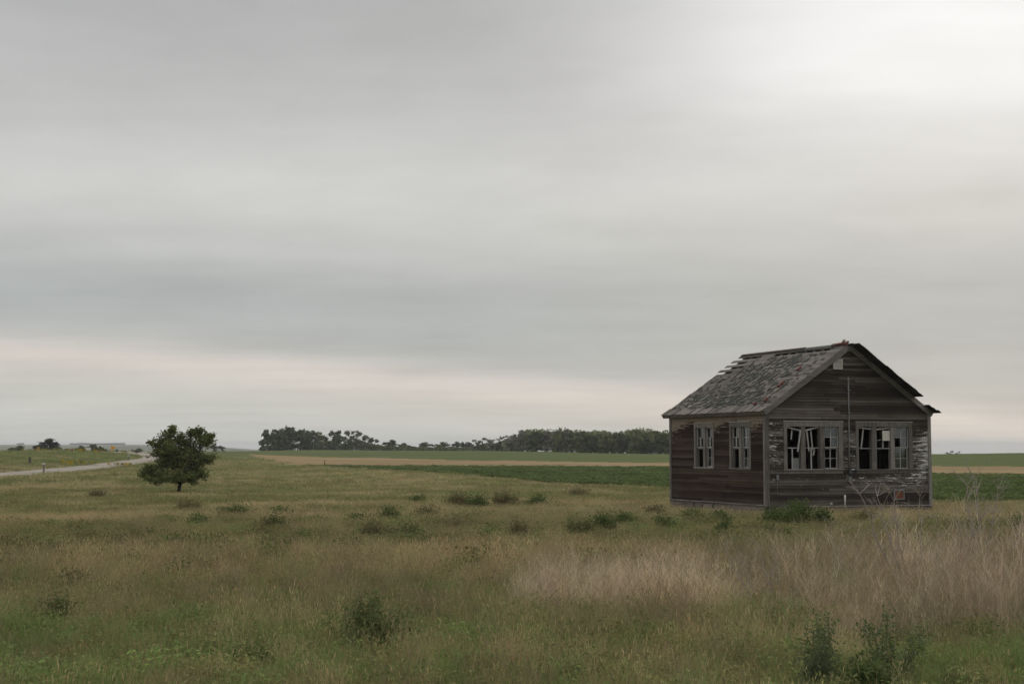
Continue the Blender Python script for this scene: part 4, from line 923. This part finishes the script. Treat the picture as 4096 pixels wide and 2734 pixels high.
# ================================================================== single weeds and shrubs in the grass
M['stem'] = flat_material('green_stem', (.115, .115, .055), 0.9, 0.3, 20)
WG = [(.112, .148, .054), (.128, .160, .060), (.096, .130, .048)]; WO = [(.195, .178, .086), (.168, .164, .078), (.208, .178, .096)]; WS = [(.125, .152, .084), (.140, .162, .092), (.108, .134, .070)]
def weed(name, x, y, wd, ht, cols, label, style='bush', lsize=.035, dens=1.0, seed=0):
    r_ = np.random.default_rng(1000+seed); e = thing(name, x, y, label, 'plant', None); mb = MB(); C = []
    ns = int({'bush': 20, 'tall': 8, 'low': 14}[style]*(.7+.5*min(wd, 1)))
    for i in range(ns):
        a = r_.uniform(0, 6.28); q = r_.random()**.5
        tip = np.array([math.cos(a)*q*wd*.5, math.sin(a)*q*wd*.5, ht*(1.0-.35*q*q)*r_.uniform(.50, 1.06)]); bs = np.array([tip[0]*.25, tip[1]*.25, 0])
        p = limb(mb, bs, tip, .007+.004*ht, .002, r_, .10, 5, 4)
        m = int((80 if style != 'low' else 50)*dens*(.6+ht)); lz = lsize*.8
        t_ = r_.uniform(.18 if style != 'tall' else .08, 1.0, m); P = np.array(p); k = np.clip((t_*4).astype(int), 0, 3); f = (t_*4-k)[:, None]
        spread = lsize*(2.2 if style == 'bush' else 1.9)
        C.append(P[k]*(1-f)+P[np.minimum(k+1, 4)]*f + r_.normal(size=(m, 3))*spread)
    C = np.concatenate(C); C[:, 2] = np.maximum(C[:, 2], .02)
    cc = np.array(cols)[r_.integers(0, len(cols), len(C))]*r_.uniform(.65, 1.3, len(C))[:, None]
    V, F, Cc = leaf_quads(C, lsize*.8, r_, cc, .2, 2.0)
    add('foliage', np_mesh('foliage', V, F, M['plant'], Cc), e); mb.build('stems', M['stem'], e); return e
WEEDS = [
 ('weed', -9.07, 41.6, 0.56, 0.36, WG, 'small green weed straight below the lone tree', 'bush', 0.050, .8),
 ('weed', -8.89, 35.7, 0.41, 0.28, WG, 'small weed left of and below the lone tree trunk', 'bush', 0.043, .8),
 ('weed', -5.00, 34.7, 0.34, 0.23, WG, 'small weed above a tiny one near the left centre', 'bush', 0.042, .8),
 ('weed', -4.30, 31.9, 0.28, 0.19, WG, 'tiny green weed below the small left centre one', 'bush', 0.038, .8),
 ('weed', -5.62, 27.0, 0.21, 0.18, WG, 'tiny green sprig above the low flat weed', 'bush', 0.035, .8),
 ('weed', -5.40, 30.0, 0.35, 0.23, WG, 'small green weed below the reddish tuft', 'bush', 0.036, .8),
 ('weed', -5.27, 31.9, 0.93, 0.56, WO, 'wide reddish brown tuft in the olive band', 'bush', 0.038, .8),
 ('weed', -9.02, 29.4, 0.34, 0.23, WG, 'small green weed in front of the dark left edge patch', 'bush', 0.035, .8),
 ('weed', -7.48, 32.5, 1.00, 0.44, WG, 'broad green weed patch below the lone tree', 'bush', 0.039, .8),
 ('weed', -9.35, 47.9, 1.20, 0.51, WG, 'broad low green patch right of the lone tree foot', 'bush', 0.057, .8),
 ('weed', -27.10, 93.3, 1.08, 0.54, WO, 'dark tuft far back left of the lone tree', 'bush', 0.075, .8),
 ('weed', -13.86, 61.5, 1.07, 0.48, WO, 'olive tuft just below the lone tree trunk', 'bush', 0.074, .8),
 ('weed', -7.52, 46.7, 0.63, 0.36, WG, 'low green weed far back, one third across', 'bush', 0.056, .8),
 ('weed', -4.52, 68.3, 0.53, 0.33, WG, 'tiny dark weed far back left of centre', 'bush', 0.075, .8),
 ('weed', -2.68, 46.4, 0.81, 0.36, WO, 'faint olive tuft behind the wide dark clump', 'bush', 0.056, .8),
 ('weed', -2.21, 59.6, 1.04, 0.58, WO, 'olive tuft in the far grass near the centre', 'bush', 0.072, .8),
 ('weed', -1.41, 57.7, 0.78, 0.56, WG, 'green tuft in the far grass near the centre', 'bush', 0.069, .8),
 ('weed', -0.35, 60.4, 1.29, 0.58, WO, 'broad brown tuft far back at the centre', 'bush', 0.073, .8),
 ('weed', -0.57, 34.9, 0.47, 0.30, WG, 'low green weed left of the reddish brown bushy one', 'bush', 0.042, .8),
 ('weed', -3.42, 36.0, 0.77, 0.49, WO, 'olive tufted weed left of the wide dark clump', 'bush', 0.043, .8),
 ('weed', -2.97, 30.2, 0.35, 0.26, WG, 'small green weed right of the compact one', 'bush', 0.036, .8),
 ('weed', -1.70, 29.5, 0.34, 0.29, WG, 'green sprig weed left of the thin one', 'bush', 0.035, .8),
 ('weed', 4.11, 38.9, 0.38, 0.38, WG, 'small upright weed left of the house side wall weeds', 'bush', 0.047, .8),
 ('weed', 4.69, 47.2, 0.55, 0.27, WO, 'low dark tuft near the far corner of the house', 'bush', 0.057, .8),
 ('weed', -1.38, 22.0, 0.60, 0.26, WG, 'low dark green patch right above the large shrub', 'bush', 0.035, .8),
 ('weed', 3.98, 85.9, 1.83, 0.50, WO, 'low olive tuft far back right of centre', 'bush', 0.075, .8),
 ('weed', 1.07, 60.1, 0.70, 0.41, WG, 'small green tuft far back before the crop', 'bush', 0.072, .8),
 ('weed', 10.42, 42.0, 0.57, 0.37, WO, 'brownish weed before the right window bank of the house', 'bush', 0.050, .8),
 ('shrub', -1.69, 16.1, 1.20, .78, [tuple(1.25*q for q in c_) for c_ in WO+WG+WG], 'large rounded olive shrub in the green foreground grass', 'bush', .026, 2.4),
 ('weed', -2.68, 14.9, .44, .34, WG, 'small dark green weed at the bottom edge left of the large shrub', 'bush', .030, 1.5),
 ('weed', -5.87, 18.6, .50, .55, WO+WG, 'ragged dark weed alone in the grass at lower left', 'bush', .032, 1.1),
 ('weed', -5.60, 24.3, .42, .42, WG, 'leafy green weed with two heads in the tan band', 'tall', .042, 1.3),
 ('weed', -6.94, 22.7, .68, .48, WO, 'spreading brown green weed at the left in the tan grass', 'bush', .032, 1.1),
 ('weed', -6.90, 26.4, .56, .46, WO, 'brownish tufted weed left of and behind the two headed one', 'bush', .034, 1.1),
 ('weed', -4.66, 23.5, .40, .22, WG, 'low flat green weed right of the two headed one', 'low', .045, 1.2),
 ('weed', -3.49, 30.9, .50, .42, WG, 'compact green weed in the middle of the left field', 'bush', .045, 1.0),
 ('weed', -2.57, 34.9, .90, .48, WO+WG, 'wide dark weed clump mid field, just left of centre', 'bush', .045, 1.0),
 ('weed', -3.66, 42.6, .44, .50, WG, 'upright dark green weed farther back left of centre', 'bush', .05, 1.0),
 ('weed', .17, 35.5, .66, .56, WO, 'reddish brown bushy weed at the centre of the field', 'bush', .045, 1.1),
 ('weed', 1.73, 36.5, 1.10, .50, WO+WG, 'wide olive weed clump in front of a greener one', 'bush', .045, 1.0),
 ('weed', 2.41, 38.1, .55, .50, WG, 'round dark green weed right behind the wide olive clump', 'bush', .048, 1.3),
 ('weed', 3.10, 39.8, .42, .38, WG, 'small green weed right of the round dark one', 'bush', .048, 1.1),
 ('weed', -4.72, 43.0, .95, .34, WG, 'low spreading green weed far back left of centre', 'low', .055, 1.0),
 ('weed', 7.36, 39.7, 1.15, .60, WG, 'wide green weed clump before the corner of the house', 'bush', .050, 1.4),
 ('weed', 8.10, 40.4, .70, .80, WG, 'taller green weed right of the clump before the house corner', 'bush', .050, 1.3),
 ('weed', 8.85, 41.0, .60, .45, WG, 'smaller green weed under the left window bank of the house', 'bush', .050, 1.2),
 ('weed', 5.36, 42.5, .44, .38, WG, 'small green weed before the side wall, leftmost of three', 'bush', .05, 1.1),
 ('weed', 5.47, 36.6, .46, .38, WG, 'small green weed before the side wall, nearest of three', 'bush', .045, 1.1),
 ('weed', 6.17, 42.4, .40, .38, WG, 'small green weed before the side wall, closest to the corner', 'bush', .05, 1.1),
 ('weed', -10.34, 29.8, .95, .62, WO, 'dark brown weed clump at the left edge in the olive band', 'bush', .042, 1.0),
 ('weed', -9.19, 28.8, 1.15, .56, WO+WG, 'broad dark weed patch near the left edge', 'bush', .042, 1.0),
 ('weed', -9.24, 26.1, .30, .34, WG, 'green weed cut by the left edge of the picture', 'bush', .042, 1.2),
 ('tall_weed', 3.04, 13.7, .60, .98, [tuple(1.15*q for q in c_) for c_ in WS+WG], 'tallest grey green weed at the lower right', 'tall', .026, 1.5),
 ('tall_weed', 2.80, 13.3, .34, .75, WS, 'slim leafy weed left of the tallest one at the lower right', 'tall', .028, 1.5),
 ('tall_weed', 3.62, 13.9, .85, .80, [tuple(1.2*q for q in c_) for c_ in WS+WG], 'wide grey green weed at the lower right, right of the tallest', 'tall', .026, 1.6),
 ('tall_weed', 3.25, 13.0, .40, .46, WG, 'short dark weed at the bottom edge between two taller ones', 'bush', .032, 1.8),
 ('weed', .30, 30.2, .48, .28, WG, 'low green weed left of the pale dead grass', 'low', .045, 1.1),
 ('weed', -1.49, 27.4, .30, .36, WG, 'thin green weed sprig near the field centre', 'tall', .04, 1.0),
 ('weed', 13.62, 38.6, .52, .42, WG, 'green weed near the right edge beyond the dead brush', 'bush', .05, 1.1),
 ('weed', 12.03, 37.6, .66, .34, WG, 'low green weed behind the dead shrub at the right', 'low', .05, 1.1),
 ('weed', -6.28, 38.0, .85, .44, WO+WG, 'broad olive weed between the lone tree and the foreground', 'bush', .05, 1.0),
 ('weed', -8.39, 30.7, .90, .50, WO, 'brown green weed in the olive band, right of the left edge clumps', 'bush', .042, 1.0)]
for i, a in enumerate(WEEDS): weed(*a[:6], a[6], a[7], a[8], a[9], i)
# dead branching shrubs
DEAD = wood_material('dead_twigs', (.20, .168, .138), (.40, .35, .30), None, (6, 6, 6), 0.95, 0.1); M['dead'] = DEAD
def dead_shrub(x, y, stems, label, seed, twig=.5):
    r_ = np.random.default_rng(seed); e = thing('dead_shrub', x, y, label, 'plant', None); mb, tw = MB(), MB()
    for (dx_, dz_, bend, rad) in stems:
        n = 9; p = []; dy_ = r_.uniform(-.25, .25)
        for i in range(n):
            t_ = i/(n-1); s_ = t_**bend; p.append(np.array([dx_*s_+r_.normal()*.012, dy_*t_, dz_*t_*(1.0)]))
        rad *= 1.35; mb.tube(p, [rad*(1-.8*i/(n-1)) for i in range(n)], 6)
        for j in range(int(26*twig*dz_)):
            k = r_.integers(2, n); a = p[k]; L = r_.uniform(.12, .42)*dz_**.5; an = r_.uniform(0, 6.28)
            q = a+np.array([math.cos(an)*L*.55, math.sin(an)*L*.4, L*r_.uniform(.15, .85)]); tp = limb(tw, a, q, rad*.28, rad*.08, r_, .12, 4, 4)
            for m in range(3):
                q2 = tp[2]+np.array([r_.normal()*.09, r_.normal()*.07, r_.uniform(.02, .13)]); limb(tw, tp[2], q2, rad*.12, rad*.05, r_, .1, 3, 3)
    mb.build('branches', DEAD, e); tw.build('twigs', DEAD, e); return e
dead_shrub(6.25, 21.8, [(-.95, 1.75, .62, .016), (-.62, 1.70, .55, .015), (-.42, 1.62, .5, .012), (.02, 1.70, 1, .013), (.30, 1.25, .9, .012), (.75, 1.05, .8, .010)], 'tall dead shrub with pale bent stems before the rusty grille of the house', 61)
dead_shrub(7.75, 23.9, [(-.12, 1.78, 1, .015), (.10, 1.86, .8, .014), (.42, 1.72, .8, .013), (.95, 1.50, .8, .013), (1.3, 1.2, .75, .011), (-.4, 1.3, .8, .011)], 'tall dead shrub reaching over the crop field right of the house', 62, .8)
dead_shrub(3.75, 21.2, [(-.62, .95, .75, .010), (-.40, .95, .7, .009), (.12, .85, 1, .009)], 'dead stems leaning left out of the pale grass, left of centre of the brush', 63, .4)
dead_shrub(4.05, 21.4, [(-.34, 1.0, .6, .011), (-.10, .8, .8, .009), (.3, .6, .8, .008)], 'single curved dead branch with a few twigs in the brown brush', 64, .4)
dead_shrub(2.85, 21.4, [(.55, .60, .8, .010), (.80, .42, .8, .008), (-.5, .35, .8, .008)], 'low dead twigs lying across the foot of the pale grass', 65, .5)
dead_shrub(5.72, 21.6, [(-.42, .85, .7, .011), (-.2, .7, .8, .009)], 'short leaning dead stems left of the tall dead shrub', 66, .5)
dead_shrub(5.35, 23.4, [(-.15, 1.15, .7, .010), (.1, 1.05, .9, .009), (.3, .9, .9, .009)], 'thin upright dead stems behind the tall dead shrub', 67, .5)
# ================================================================== grass, stalks and crop: masses nobody could count
def blades(n, r_, rad, h0, h1, wd, bend, cvar, droop=0.0, seg=3, head=0.0):
    Vs, Fs, Cs, k = [], [], [], 0
    for i in range(n):
        a = r_.uniform(0, 6.28); q = rad*r_.random()**.5; x, y = q*math.cos(a), q*math.sin(a); h = r_.uniform(h0, h1); d = r_.uniform(0, 6.28)
        bx_, by_ = math.cos(d)*bend*h*r_.uniform(.2, 1), math.sin(d)*bend*h*r_.uniform(.2, 1); f = r_.uniform(0, 3.14); wx, wy = math.cos(f)*wd/2, math.sin(f)*wd/2
        tone = r_.uniform(1-cvar, 1+cvar)*np.array([1+r_.uniform(-.06, .06), 1, 1+r_.uniform(-.08, .08)]); pv, pc = [], []
        for j in range(seg):
            t_ = j/seg; g = 1-.55*t_; z = h*(t_-droop*t_*t_*.5)
            pv += [(x+bx_*t_*t_-wx*g, y+by_*t_*t_-wy*g, z), (x+bx_*t_*t_+wx*g, y+by_*t_*t_+wy*g, z)]; pc += [tone]*2
        pv.append((x+bx_, y+by_, h*(1-droop*.5))); pc.append(tone)
        for j in range(seg-1): Fs += [(k+2*j, k+2*j+1, k+2*j+3), (k+2*j, k+2*j+3, k+2*j+2)]
        e = 2*(seg-1); Fs.append((k+e, k+e+1, k+e+2)); Vs += pv; Cs += pc; k += len(pv)
        if head and r_.random() < head:
            hz = h*(1-droop*.5); hw_ = wd*1.3; hl = h*r_.uniform(.10, .16); cx_, cy_ = x+bx_, y+by_
            Vs += [(cx_, cy_, hz-hl*.5), (cx_+wx/wd*hw_, cy_+wy/wd*hw_, hz), (cx_+bx_*.1, cy_+by_*.1, hz+hl*.6), (cx_-wx/wd*hw_, cy_-wy/wd*hw_, hz)]
            Cs += [tone*1.12]*4; Fs += [(k, k+1, k+2), (k, k+2, k+3)]; k += 4
    return np.array(Vs), np.array(Fs), np.array(Cs)
def stalks(n, r_, rad, h0, h1, wd, twigs):
    Vs, Fs, Cs, k = [], [], [], 0
    def strip(p, q, w0, w1, tone):
        nonlocal k
        d = r_.uniform(0, 3.14); ux, uy = math.cos(d), math.sin(d)
        Vs.extend([(p[0]-ux*w0, p[1]-uy*w0, p[2]), (p[0]+ux*w0, p[1]+uy*w0, p[2]), (q[0]+ux*w1, q[1]+uy*w1, q[2]), (q[0]-ux*w1, q[1]-uy*w1, q[2])]); Cs.extend([tone]*4); Fs.extend([(k, k+1, k+2), (k, k+2, k+3)]); k += 4
    for i in range(n):
        a = r_.uniform(0, 6.28); q = rad*r_.random()**.5; b0 = np.array([q*math.cos(a), q*math.sin(a), 0]); h = r_.uniform(h0, h1)
        top = b0+np.array([r_.normal()*.20*h, r_.normal()*.20*h, h*r_.uniform(.8, 1)]); tone = r_.uniform(.72, 1.28)*np.array([1, 1, 1]); mid = (b0+top)/2+np.array([r_.normal()*.03, r_.normal()*.03, 0])
        strip(b0, mid, wd*.6, wd*.5, tone); strip(mid, top, wd*.5, wd*.25, tone)
        for j in range(twigs):
            t_ = r_.uniform(.35, .98); p = mid+(top-mid)*(t_*2-1) if t_ > .5 else b0+(mid-b0)*t_*2; L = r_.uniform(.05, .26)*h
            an = r_.uniform(0, 6.28); strip(p, p+np.array([math.cos(an)*L*.55, math.sin(an)*L*.55, L*.75]), wd*.35, wd*.25, tone*r_.uniform(.85, 1.15))
    return np.array(Vs), np.array(Fs), np.array(Cs)
def leafy(n, r_, rad, ht, ls, flat=.3):
    C = r_.normal(size=(n, 3))*np.array([rad*.5, rad*.5, ht*.28]); C[:, 2] = np.clip(C[:, 2]+ht*.55, .02, ht)
    V, F, Cc = leaf_quads(C, ls, r_, np.ones((n, 3))*r_.uniform(.65, 1.3, n)[:, None], flat, 1.7)
    return V, np.concatenate([F[:, :3], F[:, [0, 2, 3]]]), Cc
PROTO = bpy.data.collections.new('clump_shapes'); PCOUNT = [0]
def proto(data):
    me = np_mesh('clump', *data[:2], M['grass'], data[2]); o = bpy.data.objects.new('clump_%03d' % PCOUNT[0], me); PROTO.objects.link(o); PCOUNT[0] += 1; return PCOUNT[0]-1
pr = np.random.default_rng(11)
K = {'lush': [proto(blades(60, pr, .18, .16, .44, .0075, .60, .30, .35)) for _ in range(4)],
     'fine': [proto(blades(64, pr, .18, .22, .58, .0036, .40, .28, .15, 3, .45)) for _ in range(4)],
     'stalk': [proto(stalks(15, pr, .20, .50, 1.12, .0042, 9)) for _ in range(4)],
     'tallstalk': [proto(stalks(4, pr, .22, .80, 1.30, .0065, 6)) for _ in range(3)],
     'forb': [proto(leafy(170, pr, .20, .34, .024)) for _ in range(4)],
     'thatch': [proto(blades(46, pr, .24, .10, .28, .008, .9, .30, .5)) for _ in range(3)],
     'far': [proto(blades(30, pr, .42, .18, .50, .020, .5, .28, .25, 2)) for _ in range(4)],
     'crop': [proto(leafy(46, pr, .34, .48, .13, .45)) for _ in range(4)],
     'flower': [proto(leafy(40, pr, .20, .45, .06)) for _ in range(2)]}
def scatter(name, P, rz, sc, tint, idx, label, cat):
    n = len(P); me = bpy.data.meshes.new(name); me.vertices.add(n); me.vertices.foreach_set('co', np.asarray(P, np.float32).ravel())
    def att(nm, ty, key, d): a = me.attributes.new(nm, ty, 'POINT'); a.data.foreach_set(key, np.asarray(d).ravel())
    rot = np.zeros((n, 3), np.float32); rot[:, 2] = rz; rot[:, :2] = rng.normal(size=(n, 2))*.06
    att('rot', 'FLOAT_VECTOR', 'vector', rot); att('scl', 'FLOAT_VECTOR', 'vector', np.asarray(sc, np.float32))
    att('tint', 'FLOAT_COLOR', 'color', np.concatenate([tint, np.ones((n, 1))], 1).astype(np.float32)); att('idx', 'INT', 'value', np.asarray(idx, np.int32)); me.update()
    o = add(name, me); g = bpy.data.node_groups.new(name+'_scatter', 'GeometryNodeTree')
    g.interface.new_socket('Geometry', in_out='INPUT', socket_type='NodeSocketGeometry'); g.interface.new_socket('Geometry', in_out='OUTPUT', socket_type='NodeSocketGeometry')
    gi = g.nodes.new('NodeGroupInput'); go = g.nodes.new('NodeGroupOutput'); ip = g.nodes.new('GeometryNodeInstanceOnPoints'); ci = g.nodes.new('GeometryNodeCollectionInfo')
    ci.inputs[0].default_value = PROTO; ci.inputs[1].default_value = True; ci.inputs[2].default_value = True
    def na(nm, ty): q = g.nodes.new('GeometryNodeInputNamedAttribute'); q.data_type = ty; q.inputs[0].default_value = nm; return q.outputs[0]
    L = g.links.new; L(gi.outputs[0], ip.inputs['Points']); L(ci.outputs[0], ip.inputs['Instance']); ip.inputs['Pick Instance'].default_value = True
    L(na('idx', 'INT'), ip.inputs['Instance Index']); L(na('rot', 'FLOAT_VECTOR'), ip.inputs['Rotation']); L(na('scl', 'FLOAT_VECTOR'), ip.inputs['Scale']); L(ip.outputs[0], go.inputs[0])
    md = o.modifiers.new('scatter', 'NODES'); md.node_group = g
    return tag(o, label, cat, kind='stuff')
def pick(kind, n): k = K[kind]; return np.array(k)[rng.integers(0, len(k), n)]
def field_points(bands, smax=.43):
    out = []
    for y0, y1, dn in bands:
        n = int(smax*(y1*y1-y0*y0)*dn); Y = np.sqrt(rng.uniform(y0*y0, y1*y1, n)); out.append(np.stack([rng.uniform(-smax, smax, n)*Y, Y], 1))
    return np.concatenate(out)
cth, sth = math.cos(TH), math.sin(TH)
def in_house(X, Y, m):
    dx_, dy_ = X-HO.x, Y-HO.y; u = dx_*cth+dy_*sth; v = -dx_*sth+dy_*cth; return (u > -m) & (u < HW+m) & (v > -m) & (v < HL+m)
Q = field_points([(5.5, 14, 46), (14, 22, 46), (22, 34, 34), (34, 52, 19), (52, 80, 10), (80, 125, 4.2), (125, 200, 1.7), (200, 330, .55)])
X, Y = Q.T; keep = (region(X, Y) == 0) & ~in_house(X, Y, .12) & (road_dist(X, Y) > ROAD_W/2+.6); X, Y = X[keep], Y[keep]
Wt = zones(X, Y); n = len(X); u = rng.random(n); zi = np.minimum((np.cumsum(Wt, 1) < u[:, None]).sum(1), 4)
tint = PAL[zi]*rng.uniform(.75, 1.3, (n, 1))*(.78+.44*fnoise(X*.5, Y*.5, 71, 3))[:, None]*(1+rng.normal(size=(n, 3))*.05)
mean = Wt @ PAL; tint = tint*.85+mean*.15
v = rng.random(n); idx = np.zeros(n, int)
sel = zi == 0; idx[sel] = np.where(v[sel] < .80, pick('lush', sel.sum()), np.where(v[sel] < .93, pick('forb', sel.sum()), pick('thatch', sel.sum())))
sel = zi == 1; idx[sel] = np.where(v[sel] < .40, pick('forb', sel.sum()), np.where(v[sel] < .75, pick('lush', sel.sum()), pick('thatch', sel.sum())))
sel = zi == 2; idx[sel] = np.where((v[sel] < .72) & ((Y[sel] > 15) | (v[sel] < .3)), pick('fine', sel.sum()), pick('thatch', sel.sum()))
stand = (X > .2) & (Y > 16) & (Y < 27.5)
sel = zi == 3; idx[sel] = np.where(stand[sel], np.where(v[sel] < .60, pick('stalk', sel.sum()), pick('fine', sel.sum())), np.where(v[sel] < .6, pick('fine', sel.sum()), pick('thatch', sel.sum())))
sel = zi == 4; idx[sel] = np.where(stand[sel] & (v[sel] < .55), pick('stalk', sel.sum()), np.where(v[sel] < .62, pick('fine', sel.sum()), pick('thatch', sel.sum())))
cl_ = smooth(fnoise(X*1.3, Y*1.0, 101, 2), .64, .74)
wd_ = (zi <= 1) & (Y > 25) & (v < .26+.38*cl_); idx[wd_] = pick('forb', wd_.sum()); tint[wd_] *= (.97-.20*cl_[wd_])[:, None]
ts_ = (X > 5.2) & (Y > 17.5) & (Y < 26) & (zi >= 3) & (v > .93); idx[ts_] = pick('tallstalk', ts_.sum()); tint[ts_] = STRAW*1.15
far = Y > 62; idx[far & (v < .8)] = pick('far', (far & (v < .8)).sum())
s0 = rng.uniform(.75, 1.25, n)*np.where(wd_, 1.1+.35*cl_, 1.0); wide = np.interp(Y, [10, 30, 60, 120, 300], [1.0, 1.1, 1.35, 2.0, 3.2]); tall = np.interp(Y, [10, 60, 120, 300], [1.0, 1.0, 1.0, 1.25])
tall = tall*np.interp(Y, [12, 18, 27, 34, 52, 62], [.80, .95, .95, .62, .50, .62])*np.where(in_house(X, Y, 2.0), .45, 1.0); tall = tall*(.62+.8*fnoise(X*.8, Y*.8, 111, 3)); tall = np.where(stand & (zi >= 3), np.interp(X, [.3, 3.5, 6, 9], [.82, .72, .92, 1.1])*(.55+.9*fnoise(X*.9, Y*.9, 121, 3)), tall)
Z = ground_z(X, Y)-.015
scatter('grass', np.stack([X, Y, Z], 1), rng.uniform(0, 6.28, n), np.stack([s0*wide, s0*wide, s0*tall], 1), np.clip(tint, .01, .9), idx, 'rough mixed green, olive and straw coloured grass covering the field', 'grass')
# crop rows
cs = []
for y0, y1, dn in ((62, 110, 2.6), (110, 170, 1.4), (170, 275, .55)):
    m = int(.43*(y1*y1-y0*y0)*dn); yy = np.sqrt(rng.uniform(y0*y0, y1*y1, m)); cs.append(np.stack([rng.uniform(-.2, .43, m)*yy, yy], 1))
CQ = np.concatenate(cs); X, Y = CQ.T; Y = np.round(Y/.76)*.76+rng.normal(size=len(Y))*.09; k = region(X, Y) == 1; X, Y = X[k], Y[k]; n = len(X)
edge = np.exp(-((crop_hi(X/Y)-Y)/14)**2)[:, None]
base = np.array([.128, .168, .060])*(1-edge*.75)+np.array([.205, .225, .092])*edge*.75
tint = base*rng.uniform(.75, 1.25, (n, 1))*(.75+.5*fnoise(X*.06, Y*.10, 91, 4))[:, None]; wide = np.interp(Y, [60, 110, 250], [1.1, 1.5, 2.4])
scatter('crop_plants', np.stack([X, Y, ground_z(X, Y)-.02], 1), rng.uniform(0, 6.28, n), np.stack([wide, wide, np.interp(Y, [60, 250], [.85, .55])], 1)*rng.uniform(.8, 1.2, (n, 1)), tint, pick('crop', n), 'dense leafy green crop growing in the field behind the house', 'crop')
# yellow wild flowers by the road
fl_ = []
for cx_, cy_, sp_, m in ((-68.5, 232, 2.2, 60), (-65.5, 236, 1.8, 40), (-92.8, 312, 1.5, 22), (-112, 345, 4, 40), (-96, 350, 4, 30)):
    fl_.append(np.stack([cx_+rng.normal(size=m)*sp_, cy_+rng.normal(size=m)*sp_*1.6], 1))
FQ = np.concatenate(fl_); X, Y = FQ.T; k = road_dist(X, Y) > ROAD_W/2+.4; X, Y = X[k], Y[k]; n = len(X)
tint = np.where(rng.random((n, 1)) < .55, np.array([[.42, .30, .02]]), np.array([[.12, .15, .04]]))
scatter('wild_flowers', np.stack([X, Y, ground_z(X, Y)], 1), rng.uniform(0, 6.28, n), np.full((n, 3), 1.5), tint, pick('flower', n), 'patches of yellow wild flowers on the road verges', 'flowers')

# ================================================================== haze
hz = NT('haze_air'); pv_ = hz.n('ShaderNodeVolumePrincipled', {'Color': (.91, .93, .96, 1), 'Density': .00013, 'Anisotropy': 0.0})
hz.n('ShaderNodeOutputMaterial', {'Volume': pv_.outputs[0]})
zmin = float(GZ.min())-1.5; zmax = 28.0
o = MB().box(-9500, 9500, -9500, 9500, zmin, zmax).build('haze', hz.m); tag(o, 'thin pale haze in the air over the whole plain', 'haze', kind='stuff')
